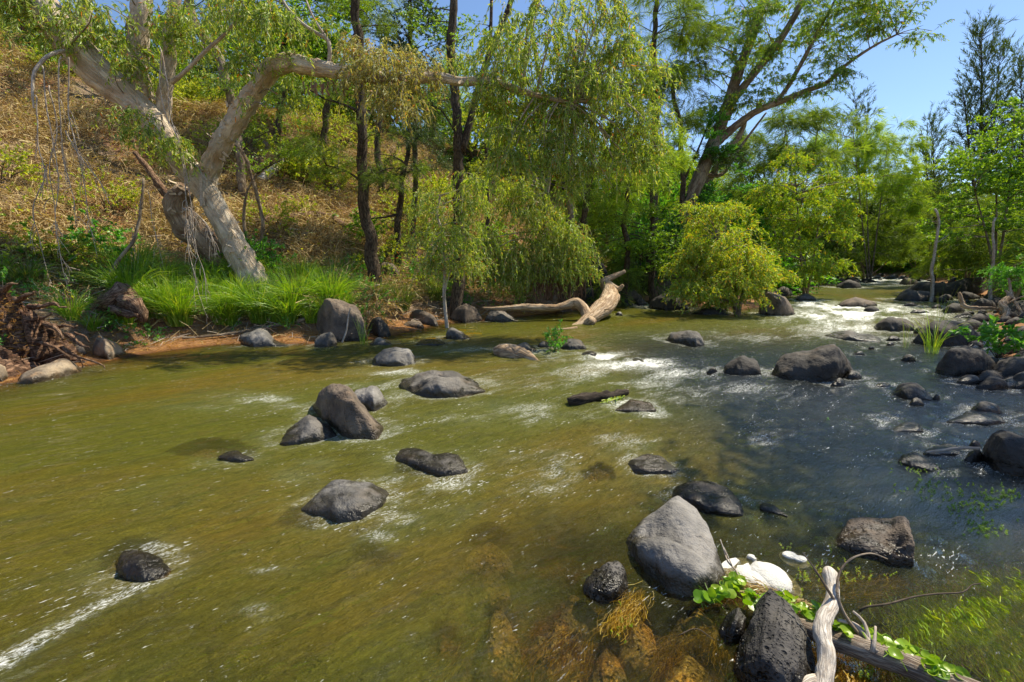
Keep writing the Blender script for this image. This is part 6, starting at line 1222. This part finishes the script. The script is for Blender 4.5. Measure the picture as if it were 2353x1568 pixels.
wood('driftwood_stick', 'weathered upright stick leaning beside the stained boulder', 'stick',
     [(PX([(855, 718, 13.0), (850, 690, 13.1), (860, 660, 13.2), (872, 655, 13.2)]), [.05, .05, .04, .02])], 'pale', 8, .2, 660)
wood('driftwood_stick', 'thin grey stick standing in the water before the stained boulder', 'stick',
     [(PX([(786, 788, 9.9), (796, 760, 9.95), (800, 730, 10), (805, 708, 10)]), [.022, .018, .015, .012])], 'pale', 6, .1, 661)
wood('driftwood_snag', 'twisted pale driftwood snag with an upright stub, in the right rapids', 'driftwood',
     [(PX([(2204, 672, 14.6), (2210, 692, 14.5), (2216, 704, 14.4), (2245, 708, 14.3), (2280, 708, 14.2), (2296, 715, 14.1)]), [.05, .05, .06, .05, .045, .03]), (PX([(2306, 738, 13.4), (2312, 715, 13.7), (2302, 700, 13.9), (2318, 682, 14.2), (2312, 668, 14.4)]), [.06, .1, .1, .07, .03]), (PX([(2318, 640, 14.6), (2326, 680, 14.2), (2345, 715, 13.6), (2365, 742, 13)]), [.03, .04, .04, .03]), (PX([(2290, 712, 14), (2330, 690, 14), (2370, 675, 14)]), [.03, .025, .02])], 'fallen', 10, .3, 670)
wood('bent_stick', 'smooth bent grey stick lying against the speckled boulder at the right', 'stick',
     [([G(2128, 1040, .02), G(2165, 1035, .06), G(2210, 1030, .1), G(2252, 1031, .13)], [.012, .014, .016, .017])], 'pale', 8, .05, 680)
wood('hillside_log', 'pale dead log lying up the sunny slope behind the leaning paperbark', 'fallen log',
     [([hit(x, y)+(0, 0, .1) for x, y in ((600, 425), (630, 400), (668, 365))], [.16, .14, .10])], 'drift', 10, .15, 690)
wood('hillside_log', 'dark log lying at the top edge of the shaded scree', 'fallen log',
     [([hit(x, y)+(0, 0, .1) for x, y in ((590, 520), (650, 510), (740, 506), (790, 525))], [.12, .16, .15, .12])], 'rot', 10, .2, 691)
# shaggy roots under the bottlebrush
rng = np.random.default_rng(31)
for nm, cx0, py0, py1, Yr, n, wpx, lb in (('root_skirt', 1262, 610, 695, 15.6, 260, 42, 'shaggy brown skirt of hanging roots on the left bottlebrush trunk'), ('root_skirt', 1310, 610, 695, 16.2, 200, 36, 'shaggy brown skirt of hanging roots on the right bottlebrush trunk'), ('root_skirt', 1460-140, 560, 640, 16, 60, 26, 'orange dead leaves and roots hanging right of the bottlebrush')):
    A = []
    for _ in range(n):
        x = cx0+rng.normal()*wpx*.45; y = rng.uniform(py0, py0+40); p = at(x, y, Yr+rng.normal()*.15); q = at(x+rng.normal()*6, rng.uniform(y+20, py1), Yr+rng.normal()*.15)
        A.append([p, p*.6+q*.4+rng.normal(size=3)*.04, p*.3+q*.7+rng.normal(size=3)*.04, q])
    V, F = strips(np.array(A), .011, rng); o = mk(nm, V, F, MB['rot'] if 'brown' in lb else ML['litter'], smooth=False); tag(o, lb, 'roots', kind='stuff')

# ------------------------------------------------------------------ foreground
m_froth = NT('river_froth'); c = m_froth.co('Object'); h = m_froth.voro(c, 120); h2 = m_froth.noise(c, 25, 4)
froth = m_froth.done(m_froth.pbr((.62, .61, .57), .95, m_froth.bump(m_froth.math('ADD', h, h2), .5, .006), .05))
def dome(label, lumps, seed):
    """froth heaped in soft overlapping domes: (px, py, rx px, ry px, height m)"""
    cs = [(G(x, y), rx*G(x, y)[1]/FOC*1.05, (G(x, y-ry)-G(x, y+ry))[1]/2, h) for x, y, rx, ry, h in lumps]
    c0 = np.mean([c[0] for c in cs], 0); Rm = max(np.hypot(*(c[0]-c0)[:2])+max(c[1], c[2]) for c in cs)*1.15
    r = np.linspace(0, 1, 40)[1:]; a = np.linspace(0, 2*math.pi, 90, endpoint=False); P_ = np.vstack([[(0, 0)], np.c_[(r[:, None]*np.cos(a)).ravel(), (r[:, None]*np.sin(a)).ravel()]])*Rm+c0[:2]
    z = np.full(len(P_), -.012)
    for c, ax, ay, h in cs:
        d2 = ((P_[:, 0]-c[0])/ax)**2+((P_[:, 1]-c[1])/ay)**2+.12*fbm(np.c_[P_*22, np.full(len(P_), seed)], 2, seed); z = np.maximum(z, np.where(d2 < 1, h*np.maximum(1-d2, 0)**.42, -.012))
    z = z+np.where(z > 0, fbm(np.c_[P_*60, z], 2, seed+1)*.002, 0)
    m = len(a); idx = 1+np.arange(39*m).reshape(39, m); nx_ = np.roll(idx, -1, 1)
    F = [np.c_[np.zeros(m, int), idx[0], nx_[0]]]+[np.vstack([np.c_[idx[k], idx[k+1], nx_[k+1]], np.c_[idx[k], nx_[k+1], nx_[k]]]) for k in range(38)]
    tag(mk('froth', np.c_[P_, z], np.vstack(F), froth), label, 'froth')
dome('large lump of white froth banked up against the huge grooved boulder', [(1722, 1325, 34, 22, .035), (1768, 1330, 46, 34, .06), (1745, 1338, 50, 22, .045)], 1)
dome('small streak of white froth by the sprigs above the big froth lump', [(1815, 1278, 18, 9, .02), (1838, 1285, 16, 7, .015)], 2)
dome('tiny blob of white froth left of the small streak', [(1726, 1279, 9, 4, .01), (1733, 1284, 5, 3, .008)], 3)
wood('bleached_branch', 'thick bleached white branch standing up at the front with a knobbed top', 'branch',
     [([G(1880, 1640, .0), G(1893, 1560, .06), G(1899, 1500, .11), G(1890, 1462, .14), G(1893, 1425, .17), G(1912, 1385, .20), (G(1912, 1345, .23)), (G(1908, 1322, .25)), G(1902, 1310, .25)], [.036, .035, .034, .036, .033, .030, .030, .034, .022]),
      ([G(1890, 1560, .05), G(1860, 1568, .05), G(1830, 1590, .03)], [.026, .024, .02])], 'drift', 16, .10, 710, step=.012)
wood('grey_log', 'long weathered grey log crossing the bottom right corner under the white branch', 'log',
     [([G(1770, 1412, .0), G(1800, 1424, .03), G(1860, 1448, .05), G(1930, 1474, .06), G(2000, 1498, .07), (G(2080, 1525, .07)), (G(2160, 1560, .06)), G(2260, 1605, .05), G(2360, 1650, .05)], [.02, .034, .042, .046, .048, .050, .052, .055, .055])], 'log', 18, .08, 720, step=.02)
tw = lambda L, r0, r1, sd, lb, matn='gum', extra=(): wood('twig', lb, 'twig', [([G(*q) for q in L], np.linspace(r0, r1, len(L)))]+[([G(*q) for q in E], np.linspace(r0*.7, r1*.6, len(E))) for E in extra], matn, 6, .06, sd, step=.02)
tw([(1990, 1478, .08), (1960, 1440, .12), (1930, 1400, .18), (1905, 1360, .26), (1880, 1320, .33), (1845, 1270, .40)], .012, .003, 731, 'straight grey twig leaning across the white branch towards the froth')
tw([(1985, 1470, .08), (1945, 1420, .16), (1925, 1370, .24), (1928, 1320, .3), (1955, 1285, .36), (2000, 1272, .38), (2040, 1285, .36)], .009, .0025, 732, 'thin twig curving in an arch in front of the brown pitted boulder')
tw([(1975, 1405, .05), (1990, 1395, .08), (2040, 1388, .10), (2100, 1372, .11), (2150, 1365, .12), (2212, 1361, .13), (2232, 1345, .15), (2254, 1341, .15)], .006, .0028, 733, 'long dark twig reaching right over the green shallows', 'dtwig')
tw([(2015, 1500, .1), (1970, 1440, .12), (1925, 1425, .15)], .014, .008, 734, 'stout split twig stub beside the white branch', 'pale', extra=([(2000, 1480, .1), (1985, 1430, .15), (1960, 1405, .18)], [(2005, 1500, .1), (2010, 1470, .14), (2012, 1440, .16)]))
tw([(1663, 1260, .10), (1672, 1290, .08), (1690, 1310, .07), (1700, 1330, .05)], .005, .004, 735, 'short forked twig standing against the huge grooved boulder', 'pale', extra=([(1682, 1300, .08), (1665, 1262, .12)], [(1668, 1275, .1), (1655, 1240, .14)]))
tw([(1560, 1460, .01), (1600, 1445, .02), (1640, 1470, .02)], .003, .002, 736, 'thin reddish rootlet lying in the shallows', 'dtwig')
# dead reeds tangled behind the froth
rng = np.random.default_rng(44); A = []
for _ in range(240):
    t_ = rng.uniform(0, 1); x = 1670+t_*190; y = 1325+t_*75+rng.normal()*8; p = G(x, y, rng.uniform(.01, .06)); d = unit(np.array((1, -.45, .0))+rng.normal(size=3)*(.5, .5, .12)); L = rng.uniform(.04, .16)
    A.append([p-d*L/2, p+rng.normal(size=3)*.008, p+d*L/2])
V, F = strips(np.array(A), .0022, rng); tag(mk('dead_reeds', V, F, ML['straw'], smooth=False), 'tangle of dead straw coloured reeds between the froth and the hyacinths', 'reeds', kind='stuff')
# water hyacinths: every leaf a piece
t = NT('hyacinth_leaf'); c = t.co('Object'); oi = t.n('ShaderNodeObjectInfo'); v_ = t.mix(oi.outputs['Random'], (.12, .27, .01), (.34, .48, .03)); v_ = t.mix(.3, v_, t.mix(t.noise(c, 60, 3), (.6, .6, .6), (1.4, 1.4, 1.4)), 'MULTIPLY')
pb_ = t.n('ShaderNodeBsdfPrincipled'); t.l(v_, pb_.inputs['Base Color']); pb_.inputs['Roughness'].default_value = .33
tr_ = t.n('ShaderNodeBsdfTranslucent'); t.l(t.mix(1.0, v_, (1.5, 1.5, .6), 'MULTIPLY'), tr_.inputs[0]); m_hy = t.done(t.mixsh(.4, pb_.outputs[0], tr_.outputs[0]))
def leafdisc(k, cup, seed):
    rng = np.random.default_rng(seed); V = [(0, 0, 0)]; n = 14
    for r, q in ((.55, 0), (1, 1)):
        for i in range(n):
            a = 2*math.pi*i/n; e_ = 1+.12*math.cos(a)+.04*rng.normal(); V.append((r*e_*math.cos(a)*1.05, r*e_*math.sin(a)*.95, cup*r*r+.06*math.sin(3*a)*r))
    F = [(0, 1+i, 1+(i+1) % n) for i in range(n)]; 
    for i in range(n): a, b = 1+i, 1+(i+1) % n; F += [(a, a+n, b+n), (a, b+n, b)]
    V.append((-1.0, 0, cup)); V.append((-2.2, .05, -.5)); V.append((-2.2, -.05, -.5)); j = len(V); V.append((-1.0, .12, cup*.9)); F += [(j-3, j-2, j-1), (j-3, j, j-2)]
    return meshdata('leaf', np.array(V), np.array(F), m_hy)
LM = [leafdisc(0, c_, i) for i, c_ in enumerate((.22, .35, .12, .3, -.1))]
def hyacinth(label, spots, seed, smin=.016, smax=.029, z0=.035):
    rng = np.random.default_rng(seed); b = G(spots[0][0], spots[0][1], 0); e = empty('water_hyacinth', b, label, 'water hyacinth')
    for (x, y, s) in spots:
        o = bpy.data.objects.new('leaf', LM[rng.integers(5)]); COL.objects.link(o); o.parent = e
        o.location = Vector(G(x, y, z0+rng.uniform(0, .05)))-e.location; k = s*rng.uniform(smin, smax); o.scale = (k, k, k)
        o.rotation_euler = (rng.normal()*.5-.25, rng.normal()*.45, rng.uniform(0, 6.28))
def sc_(pl, n, sp, seed, s=1.0):
    rng = np.random.default_rng(seed); out = []
    for _ in range(n):
        t_ = rng.uniform(0, len(pl)-1); i = min(int(t_), len(pl)-2); f = t_-i; out.append((pl[i][0]*(1-f)+pl[i+1][0]*f+rng.normal()*sp, pl[i][1]*(1-f)+pl[i+1][1]*f+rng.normal()*sp*.6, s))
    return out
hyacinth('cluster of round glossy leaves in front of the huge grooved boulder', sc_([(1608, 1375), (1640, 1368), (1680, 1360), (1695, 1330)], 34, 12, 1), 1, smin=.017, smax=.030)
hyacinth('glossy round leaves climbing between the boulder and the froth lump', sc_([(1675, 1310), (1695, 1335), (1710, 1345)], 14, 8, 2, .9), 2)
hyacinth('crowded row of glossy leaves between the froth and the grey log', sc_([(1700, 1352), (1745, 1378), (1790, 1380), (1820, 1392), (1885, 1412)], 72, 13, 3), 3, z0=.06)
hyacinth('glossy leaves just right of the white branch behind the grey log', sc_([(1925, 1435), (1950, 1455)], 18, 9, 4), 4, z0=.08)
hyacinth('round leaves along the far side of the grey log, towards the corner', sc_([(1985, 1450), (2040, 1480), (2090, 1505), (2150, 1535), (2210, 1560)], 95, 13, 5), 5, z0=.07)
# little yellow green sprigs of water weed
def sprigs(label, spots, seed, hmin=.02, hmax=.07, mat='fern', name='water_weed', size=.007):
    rng = np.random.default_rng(seed); P = []; D = []
    for (x, y) in spots:
        b = G(x, y, 0); h = rng.uniform(hmin, hmax); n = int(10+h*420); ln = unit(np.array((rng.normal()*.4, rng.normal()*.4, 1)))
        tt = rng.uniform(0, 1, n); P.append(b+np.outer(tt*h, ln)+rng.normal(size=(n, 3))*.0015); d = rng.normal(size=(n, 3)); d[:, 2] = np.abs(d[:, 2])*.6; D.append(unit(d))
    P = np.vstack(P); V, F = leaves(P, np.vstack(D), size, size*.32, rng); tag(mk(name, V, F, ML[mat], smooth=False), label, 'water weed', kind='stuff')
rg = np.random.default_rng(3)
sprigs('sunlit yellow green weed sprigs behind the white branch', [(1850+rg.normal()*12, 1340+rg.normal()*12) for _ in range(10)]+[(1880+rg.normal()*14, 1310+rg.normal()*16) for _ in range(9)]+[(1945+rg.normal()*14, 1330+rg.normal()*10) for _ in range(10)]+[(1990+rg.normal()*10, 1325+rg.normal()*10) for _ in range(6)]+[(2030, 1325), (2036, 1330), (1808, 1262), (1815, 1266), (1800, 1262), (1910, 1275)], 1, mat='bush')
sprigs('tiny green weed tuft floating alone in the blue water', [(1903, 964), (1906, 966), (1900, 965)], 2, .02, .04, 'fern')
sprigs('green weed fringe along the wedge shaped rock', [(2110+rg.normal()*30, 1082+rg.normal()*6) for _ in range(26)], 3, .01, .05, 'grass')
sprigs('drifting mat of small green weed in the shaded water at the right', [(2140+rg.normal()*40, 1120+rg.normal()*14) for _ in range(50)]+[(2230+rg.normal()*40, 1160+rg.normal()*16) for _ in range(80)]+[(2300+rg.normal()*30, 1135+rg.normal()*10) for _ in range(50)]+[(2260+rg.normal()*30, 1210+rg.normal()*14) for _ in range(50)], 4, .008, .03, 'grass', size=.009)
sprigs('small sprig of yellow weed in front of the white branch', [(1990+rg.normal()*14, 1550+rg.normal()*8) for _ in range(12)], 5, .02, .05, 'bush')
sprigs('yellow sprigs on the root tangle below the small pitted rock', [(1430+rg.normal()*14, 1435+rg.normal()*18) for _ in range(16)], 6, .01, .03, 'yellow')
# algae strands
def algae(label, pl, n, sp, L, seed, mat, z=(-.04, .0), w=.0012, name='algae_strands', flow=(-.55, -.83)):
    rng = np.random.default_rng(seed); A = []; f = np.array((*flow, 0)); f /= np.linalg.norm(f); s = np.array((-f[1], f[0], 0))
    for _ in range(n):
        t_ = rng.uniform(0, len(pl)-1); i = min(int(t_), len(pl)-2); q = t_-i; x = pl[i][0]*(1-q)+pl[i+1][0]*q+rng.normal()*sp; y = pl[i][1]*(1-q)+pl[i+1][1]*q+rng.normal()*sp*.6
        p = G(x, y, rng.uniform(*z)); l = L*rng.uniform(.5, 1.3); b = rng.normal(size=4)*.22
        A.append([p+f*l*k/4+s*l*np.sum(b[:k])*.5+np.array((0, 0, rng.normal()*.004)) for k in range(5)])
    V, F = strips(np.array(A), w, rng); tag(mk(name, V, F, mat, smooth=False), label, 'algae', kind='stuff')
m_al = leaf_mat('brown_algae', stops((.16, .09, .012), (.34, .18, .02), (.48, .30, .03)), .4, .08); m_ag = leaf_mat('green_algae', stops((.14, .24, .01), (.27, .38, .015), (.44, .46, .04)), .45, .05)
algae('tangle of amber root strands trailing below the small pitted rock', [(1475, 1355), (1450, 1390), (1420, 1420)], 420, 15, .13, 1, m_al, z=(-.02, .02), w=.0011)
algae('long golden strands trailing under water at the bottom', [(1560, 1460), (1540, 1490)], 150, 16, .2, 2, m_al, z=(-.07, -.02))
algae('orange strands trailing under water left of the mottled stone', [(1090, 1470), (1060, 1500)], 60, 10, .24, 3, m_al, z=(-.09, -.03), w=.0025)
algae('orange strands hanging from the tall speckled submerged stone', [(1290, 1455), (1340, 1470)], 110, 18, .25, 4, m_al, z=(-.07, -.02), w=.0022)
algae('brown weed under water at the foot of the wet black rock', [(1620, 1440), (1680, 1480)], 110, 16, .16, 5, m_al, z=(-.05, -.01))
algae('wide mat of streaming green algae in the sunny shallows, bottom right', [(2100, 1400), (2200, 1420), (2300, 1340), (2353, 1420), (2300, 1500)], 5200, 46, .14, 6, m_ag, z=(-.04, -.002), w=.0022, flow=(-.3, -.95))
algae('amber weed streaming under water behind the white branch', [(1880, 1340), (1980, 1360), (2100, 1350)], 900, 24, .13, 7, m_al, z=(-.09, -.02), w=.0025, flow=(.8, .3))
algae('brown weed in the shade between the white branch and the grey log', [(1960, 1540), (2010, 1560)], 260, 20, .1, 8, m_al, z=(-.05, 0), w=.002)
algae('yellow reeds snagged on the end of the sunken black log', [(1430, 905), (1410, 915)], 30, 5, .25, 9, ML['yellow'], z=(0, .05), w=.006)
algae('orange weedy tail behind the pointed rock near the left bank', [(1100, 765), (1060, 775), (950, 770)], 200, 12, .5, 10, m_al, z=(-.03, .0), w=.006, flow=(-1, -.3))
